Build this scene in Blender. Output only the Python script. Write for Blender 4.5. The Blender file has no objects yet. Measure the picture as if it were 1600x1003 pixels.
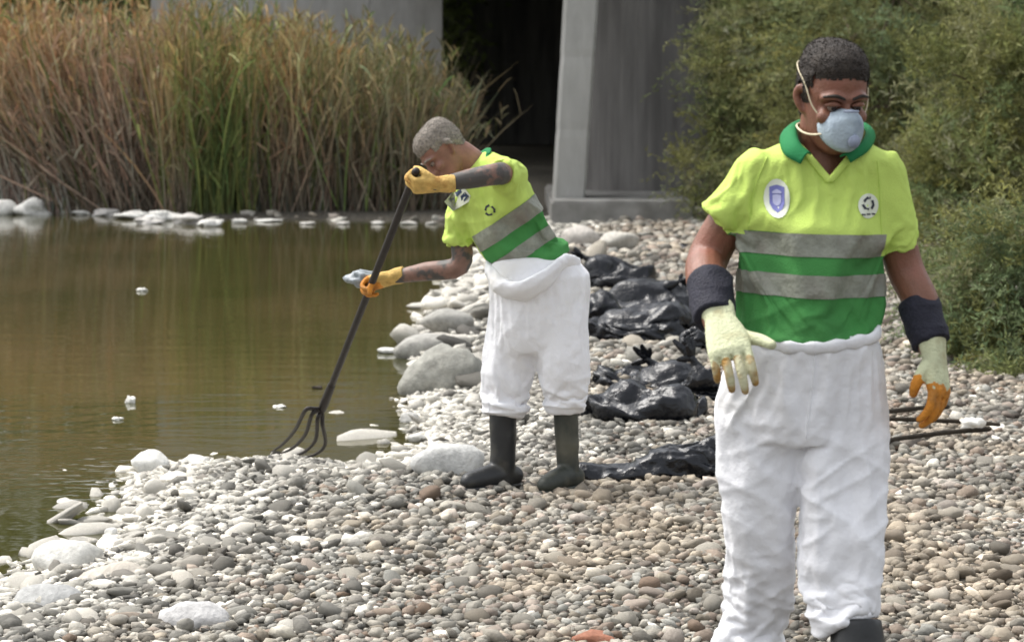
import bpy, bmesh, math, random
import numpy as np
from mathutils import Vector, Matrix, noise as mnoise
from mathutils.bvhtree import BVHTree

random.seed(7); rng = np.random.default_rng(7)
C = bpy.context.collection
SC = bpy.context.scene
PI = math.pi

# ------------------------------------------------------------------ camera, sky, sun, exposure
F = 3600.0; HOR = 160.0; CAMZ = 1.62
TH = math.atan((501.5 - HOR) / F)
cam = bpy.data.cameras.new('camera'); camo = bpy.data.objects.new('camera', cam); C.objects.link(camo)
camo.location = (0, 0, CAMZ); camo.rotation_euler = (PI / 2 - TH, 0, 0)
cam.sensor_width = 36; cam.sensor_fit = 'HORIZONTAL'; cam.lens = 36 * F / 1600
cam.clip_start = 0.1; cam.clip_end = 2000
cam.dof.use_dof = True; cam.dof.focus_distance = 7.4; cam.dof.aperture_fstop = 6.3
SC.camera = camo

SUN_EL, SUN_AZ = math.radians(58), math.radians(-62)       # azimuth from +Y towards +X
w = bpy.data.worlds.new('World'); SC.world = w; w.use_nodes = True
nt = w.node_tree; nt.nodes.clear()
sky = nt.nodes.new('ShaderNodeTexSky'); sky.sky_type = 'NISHITA'; sky.sun_disc = False
sky.sun_elevation = SUN_EL; sky.sun_rotation = SUN_AZ; sky.dust_density = 4.0; sky.air_density = 1.2
hs = nt.nodes.new('ShaderNodeHueSaturation'); hs.inputs['Saturation'].default_value = 0.22
bg = nt.nodes.new('ShaderNodeBackground'); bg.inputs['Strength'].default_value = 0.15
wo = nt.nodes.new('ShaderNodeOutputWorld')
nt.links.new(sky.outputs[0], hs.inputs['Color']); nt.links.new(hs.outputs[0], bg.inputs[0]); nt.links.new(bg.outputs[0], wo.inputs[0])
sl = bpy.data.lights.new('sun', 'SUN'); sl.energy = 1.25; sl.angle = math.radians(20); sl.color = (1, 0.96, 0.9)
so = bpy.data.objects.new('sun', sl); C.objects.link(so)
sd = Vector((math.sin(SUN_AZ) * math.cos(SUN_EL), math.cos(SUN_AZ) * math.cos(SUN_EL), math.sin(SUN_EL)))
so.rotation_euler = sd.to_track_quat('Z', 'Y').to_euler(); so.location = (0, 0, 30)
SC.view_settings.view_transform = 'Standard'; SC.view_settings.look = 'None'
SC.view_settings.exposure = 0.95; SC.view_settings.gamma = 1; SC.view_settings.use_curve_mapping = False

# ------------------------------------------------------------------ pixel -> world
def ray(px, py):
    a = (px - 800) / F; b = (501.5 - py) / F
    return Vector((a, math.cos(TH) + b * math.sin(TH), -math.sin(TH) + b * math.cos(TH)))
def at(px, py, Y):
    d = ray(px, py); t = Y / d.y
    return Vector((d.x * t, Y, CAMZ + d.z * t))
def gnd(px, py, z=0.0):
    d = ray(px, py); t = (z - CAMZ) / d.z
    return Vector((d.x * t, d.y * t, z))
def proj(x, y, z):
    dy = y; dz = z - CAMZ
    zc = dy * math.cos(TH) - dz * math.sin(TH); yc = dy * math.sin(TH) + dz * math.cos(TH)
    return 800 + F * x / zc, 501.5 - F * yc / zc, zc

# ------------------------------------------------------------------ materials
def mat(name, col, rough=0.7, var=0.25, scale=8.0, bump=0.0, bscale=60.0, spec=0.4, attr=None, objcol=False, stain=None, stain_scale=3.0,
        stain_lo=0.5, stain_hi=0.7, coat=0.0, sss=0.0, stretch=None, bdist=0.01, trans=0.0, metal=0.0):
    m = bpy.data.materials.new(name); m.use_nodes = True
    n = m.node_tree.nodes; L = m.node_tree.links; n.clear()
    out = n.new('ShaderNodeOutputMaterial'); p = n.new('ShaderNodeBsdfPrincipled'); L.new(p.outputs[0], out.inputs[0])
    p.inputs['Roughness'].default_value = rough; p.inputs['Specular IOR Level'].default_value = spec
    p.inputs['Metallic'].default_value = metal
    if coat: p.inputs['Coat Weight'].default_value = coat; p.inputs['Coat Roughness'].default_value = 0.15
    if sss:
        p.inputs['Subsurface Weight'].default_value = sss; p.inputs['Subsurface Radius'].default_value = (0.02, 0.008, 0.004); p.inputs['Subsurface Scale'].default_value = 0.5
    tc = n.new('ShaderNodeTexCoord')
    vec = tc.outputs['Object']
    if stretch:
        mp = n.new('ShaderNodeMapping'); mp.inputs['Scale'].default_value = stretch; L.new(vec, mp.inputs[0]); vec = mp.outputs[0]
    nz = n.new('ShaderNodeTexNoise'); nz.inputs['Scale'].default_value = scale; nz.inputs['Detail'].default_value = 6; nz.inputs['Roughness'].default_value = 0.6
    L.new(vec, nz.inputs['Vector'])
    if attr:
        a = n.new('ShaderNodeAttribute'); a.attribute_name = attr; base = a.outputs['Color']
    elif objcol:
        a = n.new('ShaderNodeObjectInfo'); base = a.outputs['Color']
    else:
        a = n.new('ShaderNodeRGB'); a.outputs[0].default_value = (*col, 1); base = a.outputs[0]
    mr = n.new('ShaderNodeMapRange'); mr.inputs['From Min'].default_value = 0.3; mr.inputs['From Max'].default_value = 0.7
    mr.inputs['To Min'].default_value = 1 - var; mr.inputs['To Max'].default_value = 1 + var
    L.new(nz.outputs[0], mr.inputs[0])
    mx = n.new('ShaderNodeVectorMath'); mx.operation = 'SCALE'; L.new(base, mx.inputs[0]); L.new(mr.outputs[0], mx.inputs['Scale'])
    colout = mx.outputs[0]
    if stain:
        n2 = n.new('ShaderNodeTexNoise'); n2.inputs['Scale'].default_value = stain_scale; n2.inputs['Detail'].default_value = 5; L.new(vec, n2.inputs['Vector'])
        m2 = n.new('ShaderNodeMapRange'); m2.inputs['From Min'].default_value = stain_lo; m2.inputs['From Max'].default_value = stain_hi; L.new(n2.outputs[0], m2.inputs[0])
        mm = n.new('ShaderNodeMix'); mm.data_type = 'RGBA'; L.new(m2.outputs[0], mm.inputs['Factor']); L.new(colout, mm.inputs['A']); mm.inputs['B'].default_value = (*stain, 1)
        colout = mm.outputs['Result']
    L.new(colout, p.inputs['Base Color'])
    if bump:
        nb = n.new('ShaderNodeTexNoise'); nb.inputs['Scale'].default_value = bscale; nb.inputs['Detail'].default_value = 5; L.new(vec, nb.inputs['Vector'])
        b = n.new('ShaderNodeBump'); b.inputs['Strength'].default_value = bump; b.inputs['Distance'].default_value = bdist
        L.new(nb.outputs[0], b.inputs['Height']); L.new(b.outputs[0], p.inputs['Normal'])
    if trans:
        t = n.new('ShaderNodeBsdfTranslucent'); L.new(colout, t.inputs[0])
        ms = n.new('ShaderNodeMixShader'); ms.inputs[0].default_value = trans; L.new(p.outputs[0], ms.inputs[1]); L.new(t.outputs[0], ms.inputs[2]); L.new(ms.outputs[0], out.inputs[0])
    return m

M = {}
M['yellow'] = mat('hi_vis_yellow', (0.58, 0.75, 0.17), 0.85, 0.06, 9, 0.35, 300, 0.2, stain=(0.44, 0.55, 0.13), stain_scale=5, stain_lo=0.5, stain_hi=0.95)
M['green'] = mat('shirt_green', (0.068, 0.265, 0.072), 0.85, 0.12, 9, 0.35, 300, 0.2, stain=(0.05, 0.17, 0.05), stain_scale=6, stain_lo=0.5, stain_hi=0.9)
M['collar'] = mat('collar_green', (0.02, 0.19, 0.065), 0.8, 0.1, 9, 0.25, 260, 0.2)
M['band'] = mat('reflective_band', (0.25, 0.26, 0.21), 0.5, 0.22, 30, 0.3, 120, 0.5, stain=(0.20, 0.17, 0.14), stain_scale=11, stain_lo=0.5, stain_hi=0.8)
M['white'] = mat('coverall_white', (0.86, 0.86, 0.885), 0.85, 0.04, 7, 0.35, 45, 0.2, stain=(0.60, 0.57, 0.47), stain_scale=2.6, stain_lo=0.56, stain_hi=0.9)
M['skin'] = mat('skin_brown', (0.21, 0.09, 0.055), 0.42, 0.16, 25, 0.25, 220, 0.45, stain=(0.27, 0.105, 0.07), stain_scale=14, stain_lo=0.45, stain_hi=0.75)
M['skin_pale'] = mat('skin_tanned', (0.26, 0.13, 0.095), 0.5, 0.22, 22, 0.15, 300, 0.4)
M['skin_inked'] = mat('skin_tattooed', (0.22, 0.125, 0.095), 0.5, 0.2, 22, 0.2, 250, 0.4, stain=(0.075, 0.068, 0.062), stain_scale=16, stain_lo=0.47, stain_hi=0.56)
M['hair_dark'] = mat('hair_dark', (0.024, 0.017, 0.012), 0.65, 0.4, 90, 0.6, 200, 0.4, stain=(0.05, 0.038, 0.028), stain_scale=30, stain_lo=0.5, stain_hi=0.8)
M['hair_grey'] = mat('hair_grey', (0.27, 0.24, 0.205), 0.7, 0.4, 90, 0.6, 200, 0.3)
M['mask'] = mat('respirator_shell', (0.42, 0.50, 0.56), 0.8, 0.08, 20, 0.3, 150, 0.2, stain=(0.27, 0.33, 0.40), stain_scale=22, stain_lo=0.5, stain_hi=0.75)
M['valve'] = mat('valve_plastic', (0.30, 0.34, 0.44), 0.45, 0.08, 20)
M['strap'] = mat('elastic_strap', (0.62, 0.55, 0.38), 0.7, 0.1, 40)
M['glove'] = mat('glove_cotton', (0.62, 0.64, 0.42), 0.85, 0.16, 25, 0.5, 140, 0.2, stain=(0.40, 0.33, 0.17), stain_scale=16, stain_lo=0.55, stain_hi=0.8)
M['glove_soiled'] = mat('glove_soiled_rubber', (0.40, 0.23, 0.07), 0.7, 0.35, 25, 0.5, 120, 0.25, stain=(0.60, 0.58, 0.38), stain_scale=22, stain_lo=0.42, stain_hi=0.62)
M['glove_orange'] = mat('glove_rubber', (0.62, 0.24, 0.03), 0.6, 0.3, 25, 0.5, 120, 0.3, stain=(0.35, 0.17, 0.05), stain_scale=18, stain_lo=0.5, stain_hi=0.75)
M['glove_tan'] = mat('glove_tan', (0.66, 0.44, 0.14), 0.75, 0.25, 25, 0.5, 120, 0.3, stain=(0.40, 0.20, 0.05), stain_scale=18, stain_lo=0.5, stain_hi=0.75)
M['cuff'] = mat('navy_cuff', (0.022, 0.022, 0.034), 0.75, 0.25, 30, 0.5, 150, 0.3)
M['boot'] = mat('boot_rubber', (0.016, 0.017, 0.018), 0.42, 0.25, 10, 0.2, 40, 0.5, stain=(0.075, 0.07, 0.055), stain_scale=9, stain_lo=0.5, stain_hi=0.75)
M['boot_worn'] = mat('boot_rubber_dusty', (0.03, 0.034, 0.027), 0.55, 0.3, 10, 0.2, 40, 0.4, stain=(0.10, 0.095, 0.07), stain_scale=9, stain_lo=0.45, stain_hi=0.75)
M['eye'] = mat('eye_white_shaded', (0.20, 0.15, 0.12), 0.35, 0.02)  # whites darkened, so the brows' shade is in their colour
M['iris'] = mat('iris_dark', (0.02, 0.012, 0.01), 0.25, 0.02)
M['brow'] = mat('eyebrow_hair', (0.02, 0.014, 0.01), 0.7, 0.2)
M['patch_white'] = mat('patch_white', (0.72, 0.75, 0.62), 0.7, 0.05, 30)
M['patch_blue'] = mat('patch_blue', (0.16, 0.17, 0.42), 0.7, 0.15, 40)
M['patch_pale'] = mat('patch_pale_blue', (0.42, 0.43, 0.62), 0.7, 0.1, 40)
M['print_black'] = mat('print_black', (0.03, 0.035, 0.05), 0.7, 0.1, 40)
M['print_navy'] = mat('print_navy', (0.03, 0.05, 0.11), 0.7, 0.1, 40)
M['bag'] = mat('bin_bag_plastic', (0.006, 0.007, 0.010), 0.22, 0.2, 20, 0.6, 40, 0.42, bdist=0.012)
M['iron'] = mat('fork_black', (0.018, 0.013, 0.011), 0.5, 0.3, 30, 0.2, 90, 0.45)
M['stick'] = mat('stick_dark', (0.035, 0.028, 0.02), 0.8, 0.4, 30, 0.4, 60, 0.2)
M['scrap'] = mat('scrap_white', (0.78, 0.76, 0.70), 0.6, 0.12, 30, 0.3, 60)
M['scrap_grey'] = mat('scrap_grey', (0.28, 0.31, 0.33), 0.35, 0.3, 30, 0.4, 60)
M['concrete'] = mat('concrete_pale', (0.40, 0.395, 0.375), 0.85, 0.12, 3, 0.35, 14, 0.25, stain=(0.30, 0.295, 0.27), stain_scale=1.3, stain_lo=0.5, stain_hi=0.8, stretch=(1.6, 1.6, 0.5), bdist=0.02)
M['concrete_column'] = mat('concrete_shaded', (0.185, 0.177, 0.168), 0.9, 0.2, 3, 0.35, 14, 0.25, stain=(0.11, 0.105, 0.10), stain_scale=2.4, stain_lo=0.45, stain_hi=0.75, stretch=(1.6, 1.6, 0.22), bdist=0.02)  # shade under the deck is put into this darker, mottled base
M['concrete_ledge'] = mat('concrete_ledge', (0.27, 0.265, 0.25), 0.9, 0.2, 3, 0.35, 14, 0.25, stain=(0.16, 0.155, 0.14), stain_scale=2.4, stain_lo=0.45, stain_hi=0.75, bdist=0.02)  # base toned down to hold the shadow lying on the footing slab
M['concrete_dark'] = mat('concrete_deck_shade', (0.12, 0.118, 0.115), 0.9, 0.2, 3, 0.35, 14, 0.25, stain=(0.06, 0.06, 0.064), stain_scale=2.4, stain_lo=0.45, stain_hi=0.75, stretch=(1.6, 1.6, 0.22), bdist=0.02)  # gloom beneath the bridge painted in as a very dark base
M['pebble'] = mat('pebble_stone', (1, 1, 1), 0.75, 0.22, 38, 0.4, 90, 0.3, attr='col')
M['stone'] = mat('river_stone', (1, 1, 1), 0.75, 0.24, 26, 0.5, 70, 0.3, objcol=True, stain=(0.22, 0.20, 0.17), stain_scale=14, stain_lo=0.62, stain_hi=0.95)
M['ground'] = mat('bank_gravel', (0.085, 0.078, 0.065), 0.9, 0.5, 18, 1.0, 16, 0.2, stain=(0.07, 0.06, 0.045), stain_scale=9, stain_lo=0.5, stain_hi=0.7, bdist=0.05)
M['reed'] = mat('reed_blades', (1, 1, 1), 0.75, 0.15, 12, attr='col', trans=0.25, spec=0.2)
M['leaf'] = mat('leaf_green', (1, 1, 1), 0.65, 0.12, 12, attr='col', trans=0.4, spec=0.25)
M['bark'] = mat('bark_brown', (0.11, 0.085, 0.06), 0.9, 0.35, 14, 0.8, 40, 0.15, stretch=(3, 3, 0.6))
M['hill'] = mat('wooded_ground', (0.05, 0.055, 0.025), 0.95, 0.5, 1.2)

def water_mat():
    m = bpy.data.materials.new('river_water'); m.use_nodes = True
    n = m.node_tree.nodes; L = m.node_tree.links; p = n['Principled BSDF']
    p.inputs['Roughness'].default_value = 0.035; p.inputs['IOR'].default_value = 1.33; p.inputs['Specular IOR Level'].default_value = 0.5
    tc = n.new('ShaderNodeTexCoord')
    nz = n.new('ShaderNodeTexNoise'); nz.inputs['Scale'].default_value = 0.35; nz.inputs['Detail'].default_value = 4; L.new(tc.outputs['Object'], nz.inputs['Vector'])
    cr = n.new('ShaderNodeValToRGB'); cr.color_ramp.elements[0].color = (0.044, 0.044, 0.013, 1); cr.color_ramp.elements[1].color = (0.072, 0.059, 0.022, 1)
    cr.color_ramp.elements[0].position = 0.35; cr.color_ramp.elements[1].position = 0.65
    L.new(nz.outputs[0], cr.inputs[0]); L.new(cr.outputs[0], p.inputs['Base Color'])
    mp = n.new('ShaderNodeMapping'); mp.inputs['Scale'].default_value = (0.8, 2.2, 1); L.new(tc.outputs['Object'], mp.inputs[0])
    w1 = n.new('ShaderNodeTexNoise'); w1.inputs['Scale'].default_value = 2.2; w1.inputs['Detail'].default_value = 3; L.new(mp.outputs[0], w1.inputs['Vector'])
    # ripples spreading from the fork: rings around a real point on the water
    sp = n.new('ShaderNodeVectorMath'); sp.operation = 'DISTANCE'; L.new(tc.outputs['Object'], sp.inputs[0]); sp.inputs[1].default_value = tuple(FORK_TIP)
    sn = n.new('ShaderNodeMath'); sn.operation = 'MULTIPLY'; sn.inputs[1].default_value = 30.0; dn = n.new('ShaderNodeMath'); dn.operation = 'MULTIPLY_ADD'; L.new(w1.outputs[0], dn.inputs[0]); dn.inputs[1].default_value = 0.55; L.new(sp.outputs['Value'], dn.inputs[2]); L.new(dn.outputs[0], sn.inputs[0])
    s2 = n.new('ShaderNodeMath'); s2.operation = 'SINE'; L.new(sn.outputs[0], s2.inputs[0])
    fo = n.new('ShaderNodeMapRange'); fo.inputs['From Min'].default_value = 0.4; fo.inputs['From Max'].default_value = 3.2; fo.inputs['To Min'].default_value = 0.034; fo.inputs['To Max'].default_value = 0.0
    L.new(sp.outputs['Value'], fo.inputs[0])
    s3 = n.new('ShaderNodeMath'); s3.operation = 'MULTIPLY'; L.new(s2.outputs[0], s3.inputs[0]); L.new(fo.outputs[0], s3.inputs[1])
    # broken wavelets in the shallows by the white stones
    sp2 = n.new('ShaderNodeVectorMath'); sp2.operation = 'DISTANCE'; L.new(tc.outputs['Object'], sp2.inputs[0]); sp2.inputs[1].default_value = tuple(SHALLOWS)
    f2 = n.new('ShaderNodeMapRange'); f2.inputs['From Min'].default_value = 0.1; f2.inputs['From Max'].default_value = 1.5; f2.inputs['To Min'].default_value = 0.75; f2.inputs['To Max'].default_value = 0.0
    L.new(sp2.outputs['Value'], f2.inputs[0])
    mp2 = n.new('ShaderNodeMapping'); mp2.inputs['Scale'].default_value = (3.0, 7.0, 1); L.new(tc.outputs['Object'], mp2.inputs[0])
    w2_ = n.new('ShaderNodeTexNoise'); w2_.inputs['Scale'].default_value = 2.2; w2_.inputs['Detail'].default_value = 2; L.new(mp2.outputs[0], w2_.inputs['Vector'])
    s4 = n.new('ShaderNodeMath'); s4.operation = 'MULTIPLY_ADD'; L.new(w2_.outputs[0], s4.inputs[0]); L.new(f2.outputs[0], s4.inputs[1]); L.new(s3.outputs[0], s4.inputs[2])
    s3 = s4
    ad = n.new('ShaderNodeMath'); ad.operation = 'MULTIPLY_ADD'; L.new(w1.outputs[0], ad.inputs[0]); ad.inputs[1].default_value = 0.45; L.new(s3.outputs[0], ad.inputs[2])
    b = n.new('ShaderNodeBump'); b.inputs['Strength'].default_value = 0.16; b.inputs['Distance'].default_value = 0.05
    L.new(ad.outputs[0], b.inputs['Height']); L.new(b.outputs[0], p.inputs['Normal'])
    return m

# ------------------------------------------------------------------ object helpers
WL = {}
def wl(o): return WL[o.name] if o is not None else Vector((0, 0, 0))
def tag(o, label=None, cat=None, group=None, kind=None):
    if label: o['label'] = label
    if cat: o['category'] = cat
    if group: o['group'] = group
    if kind: o['kind'] = kind
    return o
def empty(name, loc, label=None, cat=None, group=None):
    o = bpy.data.objects.new(name, None); C.objects.link(o); o.location = loc; o.empty_display_size = 0.1
    WL[o.name] = Vector(loc); return tag(o, label, cat, group)
def link(name, me, mats, parent=None, origin=None, smooth=True):
    """me is in world coordinates"""
    me.name = name
    for m in (mats if isinstance(mats, (list, tuple)) else [mats]):
        if m.name not in me.materials: me.materials.append(m)
    if smooth: me.polygons.foreach_set('use_smooth', [True] * len(me.polygons))
    o = bpy.data.objects.new(name, me); C.objects.link(o)
    if parent is not None:
        o.parent = parent; o.location = -wl(parent) ; WL[o.name] = Vector((0, 0, 0))
    elif origin is not None:
        me.transform(Matrix.Translation(-Vector(origin))); o.location = origin; WL[o.name] = Vector(origin)
    else: WL[o.name] = Vector((0, 0, 0))
    return o
def bm_mesh(bm):
    me = bpy.data.meshes.new('m'); bm.to_mesh(me); bm.free(); return me
def np_mesh(V, Fc, cols=None):
    """V (n,3), Fc (m,k) faces of one size"""
    me = bpy.data.meshes.new('m'); V = np.asarray(V, np.float32); Fc = np.asarray(Fc, np.int32)
    k = Fc.shape[1]
    me.vertices.add(len(V)); me.vertices.foreach_set('co', V.ravel())
    me.loops.add(Fc.size); me.loops.foreach_set('vertex_index', Fc.ravel())
    me.polygons.add(len(Fc)); me.polygons.foreach_set('loop_start', np.arange(0, Fc.size, k, dtype=np.int32))
    me.update(calc_edges=True)
    if cols is not None:
        a = me.color_attributes.new('col', 'FLOAT_COLOR', 'POINT')
        c4 = np.ones((len(V), 4), np.float32); c4[:, :3] = cols; a.data.foreach_set('color', c4.ravel())
    return me

def ring(bm, c, u, v, hu, hv, n, e):
    out = []
    for i in range(n):
        t = 2 * PI * i / n; ct, st = math.cos(t), math.sin(t)
        a = math.copysign(abs(ct) ** (2 / e), ct) * hu; b = math.copysign(abs(st) ** (2 / e), st) * hv
        out.append(bm.verts.new(c + u * a + v * b))
    return out
def loft(bm, rings, n=28, e=2.2, cap=True):
    """rings: (centre, u, v, hu, hv)"""
    prev = None; first = None
    for r in rings:
        cur = ring(bm, Vector(r[0]), Vector(r[1]), Vector(r[2]), r[3], r[4], n, e)
        if prev:
            for i in range(n):
                bm.faces.new((prev[i], prev[(i + 1) % n], cur[(i + 1) % n], cur[i]))
        else: first = cur
        prev = cur
    if cap: bm.faces.new(list(reversed(first))); bm.faces.new(prev)
def spline(pts, sub=5):
    P = [Vector(p) for p in pts]; out = []
    for i in range(len(P) - 1):
        p0 = P[max(i - 1, 0)]; p1 = P[i]; p2 = P[i + 1]; p3 = P[min(i + 2, len(P) - 1)]
        for k in range(sub):
            t = k / sub
            out.append(0.5 * ((2 * p1) + (-p0 + p2) * t + (2 * p0 - 5 * p1 + 4 * p2 - p3) * t * t + (-p0 + 3 * p1 - 3 * p2 + p3) * t ** 3))
    out.append(P[-1]); return out
def tube(bm, pts, rad, n=14, sub=5, flat=1.0, flatdir=None, round_ends=True, cap=True):
    if sub > 1:
        P4 = spline([(p[0], p[1], p[2]) for p in pts], sub)
        rr = []
        for i in range(len(rad) - 1):
            for k in range(sub): rr.append(rad[i] + (rad[i + 1] - rad[i]) * k / sub)
        rr.append(rad[-1]); P = P4; R = rr
    else: P = [Vector(p) for p in pts]; R = list(rad)
    if round_ends:
        d0 = (P[0] - P[1]).normalized(); d1 = (P[-1] - P[-2]).normalized()
        a = [(P[0] + d0 * R[0] * s, R[0] * math.sqrt(max(1 - s * s, 0.02))) for s in (0.95, 0.75, 0.4)]
        b = [(P[-1] + d1 * R[-1] * s, R[-1] * math.sqrt(max(1 - s * s, 0.02))) for s in (0.4, 0.75, 0.95)]
        P = [x[0] for x in a] + P + [x[0] for x in b]; R = [x[1] for x in a] + R + [x[1] for x in b]
    t = (P[1] - P[0]).normalized()
    ref = Vector(flatdir) if flatdir is not None else (Vector((0, 1, 0)) if abs(t.y) < 0.9 else Vector((1, 0, 0)))
    u = t.cross(ref).normalized()
    rings = []
    for i in range(len(P)):
        ti = (P[min(i + 1, len(P) - 1)] - P[max(i - 1, 0)]).normalized()
        u = (u - ti * u.dot(ti)).normalized(); v = ti.cross(u).normalized()
        rings.append((P[i], u, v, R[i], R[i] * flat))
    loft(bm, rings, n, 2.0, cap)
def ball(bm, c, r, sub=3):
    if not hasattr(r, '__len__'): r = (r, r, r)
    bmesh.ops.create_icosphere(bm, subdivisions=sub, radius=1, matrix=Matrix.Translation(Vector(c)) @ Matrix.Diagonal((*r, 1)))
def box(bm, c, s, rot=None):
    m = Matrix.Translation(Vector(c)) @ (rot.to_4x4() if rot else Matrix()) @ Matrix.Diagonal((s[0], s[1], s[2], 1))
    return bmesh.ops.create_cube(bm, size=1, matrix=m)['verts']
def remesh(bm, voxel, smooth=6, fac=0.5):
    bmesh.ops.recalc_face_normals(bm, faces=bm.faces)
    me = bm_mesh(bm); o = bpy.data.objects.new('tmp', me); C.objects.link(o)
    r = o.modifiers.new('r', 'REMESH'); r.mode = 'VOXEL'; r.voxel_size = voxel
    if smooth:
        s = o.modifiers.new('s', 'SMOOTH'); s.factor = fac; s.iterations = smooth
    dg = bpy.context.evaluated_depsgraph_get()
    out = bpy.data.meshes.new_from_object(o.evaluated_get(dg))
    bpy.data.objects.remove(o); bpy.data.meshes.remove(me)
    return out
def drape(me, pin, collider, frames=16, grow=.06, bend=.05, stiff=12.0, pressure=0.0, gravity=1.0, mass=.25, dist=.004, floor=None, rest=None):
    """let the cloth of this mesh settle over the body under it, with a little more cloth than needed"""
    o = bpy.data.objects.new('tmp_cloth', me); C.objects.link(o); extra = []
    if pin:
        vg = o.vertex_groups.new(name='pin')
        for v in me.vertices:
            k = pin(v.co)
            if k > 0: vg.add([v.index], min(k, 1.0), 'REPLACE')
    for cm in ([collider] if collider is not None else []) + ([floor] if floor is not None else []):
        c = bpy.data.objects.new('tmp_col', cm); C.objects.link(c); c.modifiers.new('c', 'COLLISION'); c.collision.thickness_outer = .003; c.collision.cloth_friction = 15; extra.append(c)
    if rest is not None:
        o.shape_key_add(name='Basis'); rk = o.shape_key_add(name='rest')
        for v, d in zip(me.vertices, rk.data): d.co = Vector((v.co.x * rest[0], v.co.y * rest[1], v.co.z * rest[2]))
    m = o.modifiers.new('cloth', 'CLOTH'); st = m.settings
    if rest is not None: st.rest_shape_key = rk
    st.quality = 5; st.mass = mass; st.tension_stiffness = stiff; st.compression_stiffness = stiff; st.shear_stiffness = stiff * .4; st.bending_stiffness = bend
    st.tension_damping = 5; st.compression_damping = 5; st.shear_damping = 5; st.bending_damping = .5; st.air_damping = 2.0
    st.shrink_min = -grow; st.effector_weights.gravity = gravity
    if pin: st.vertex_group_mass = 'pin'; st.pin_stiffness = 2
    if pressure: st.use_pressure = True; st.uniform_pressure_force = pressure
    m.collision_settings.use_collision = bool(extra); m.collision_settings.distance_min = dist; m.collision_settings.collision_quality = 2
    m.point_cache.frame_start = 1; m.point_cache.frame_end = frames + 2
    for f in range(1, frames + 1): SC.frame_set(f)
    out = bpy.data.meshes.new_from_object(o.evaluated_get(bpy.context.evaluated_depsgraph_get()))
    for x in extra: bpy.data.objects.remove(x)
    bpy.data.objects.remove(o); SC.frame_set(1)
    return out
def finer(me, n=1):
    o = bpy.data.objects.new('tmp', me); C.objects.link(o); m = o.modifiers.new('s', 'SUBSURF'); m.levels = n; m.render_levels = n
    out = bpy.data.meshes.new_from_object(o.evaluated_get(bpy.context.evaluated_depsgraph_get())); bpy.data.objects.remove(o); return out
def displace(me, fn):
    for v, n in zip(me.vertices, [Vector(v.normal) for v in me.vertices]):
        d = fn(v.co)
        if d: v.co = v.co + n * d
    me.update()
def nz(p, s, off=0.0): return mnoise.noise(Vector((p.x * s + off, p.y * s + off * 1.7, p.z * s - off)))
def ridges(q, k=2.4, sharp=2.0):
    return max(0.0, 1 - abs(mnoise.noise(q)) * k) ** sharp
def split_mat(me, planes, fn):
    """cut at planes (point, normal) and give each face a material slot by fn(centre, normal)"""
    bm = bmesh.new(); bm.from_mesh(me)
    for co, no in planes:
        bmesh.ops.bisect_plane(bm, geom=bm.verts[:] + bm.edges[:] + bm.faces[:], dist=1e-5, plane_co=co, plane_no=no)
    bm.normal_update()
    for f in bm.faces: f.material_index = fn(f.calc_center_median(), f.normal)
    bm.to_mesh(me); bm.free(); return me
def shell(me, keep, off, thick=0.0):
    """a copy of the faces for which keep(centre) holds, lifted off the surface"""
    bm = bmesh.new(); bm.from_mesh(me); bm.normal_update()
    drop = [f for f in bm.faces if not keep(f.calc_center_median())]
    new = [v.co + v.normal * (off(v.co) if callable(off) else off) for v in bm.verts]
    for v, c in zip(bm.verts, new): v.co = c
    bmesh.ops.delete(bm, geom=drop, context='FACES')
    for f in bm.faces: f.material_index = 0
    if thick:
        bm.normal_update()
        bmesh.ops.solidify(bm, geom=bm.faces[:], thickness=thick)
    return bm_mesh(bm)
def decal(name, outline, frame, bvh, m, parent, off=0.003, hole=None):
    """a printed or sewn patch of outline points (2-d) laid on the cloth along frame = (origin, u, v, ray direction)"""
    o, u, v, d = frame
    n = len(outline); cx = sum(p[0] for p in outline) / n; cy = sum(p[1] for p in outline) / n
    bm = bmesh.new(); prev = None
    def put(x, y):
        p = o + u * x + v * y; h = bvh.ray_cast(p - d * 0.6, d)
        q = h[0] if h[0] is not None else p
        return bm.verts.new(q - d * off)
    levels = (0.0, 0.35, 0.7, 1.0)
    c = put(cx, cy)
    for L in levels[1:]:
        cur = [put(cx + (x - cx) * L, cy + (y - cy) * L) for x, y in outline]
        for i in range(n):
            if prev is None: bm.faces.new((c, cur[i], cur[(i + 1) % n]))
            else: bm.faces.new((prev[i], cur[i], cur[(i + 1) % n], prev[(i + 1) % n]))
        prev = cur
    bmesh.ops.recalc_face_normals(bm, faces=bm.faces)
    return link(name, bm_mesh(bm), m, parent)
def oval(cx, cy, rx, ry, n=20): return [(cx + rx * math.cos(2 * PI * i / n), cy + ry * math.sin(2 * PI * i / n)) for i in range(n)]

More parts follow.
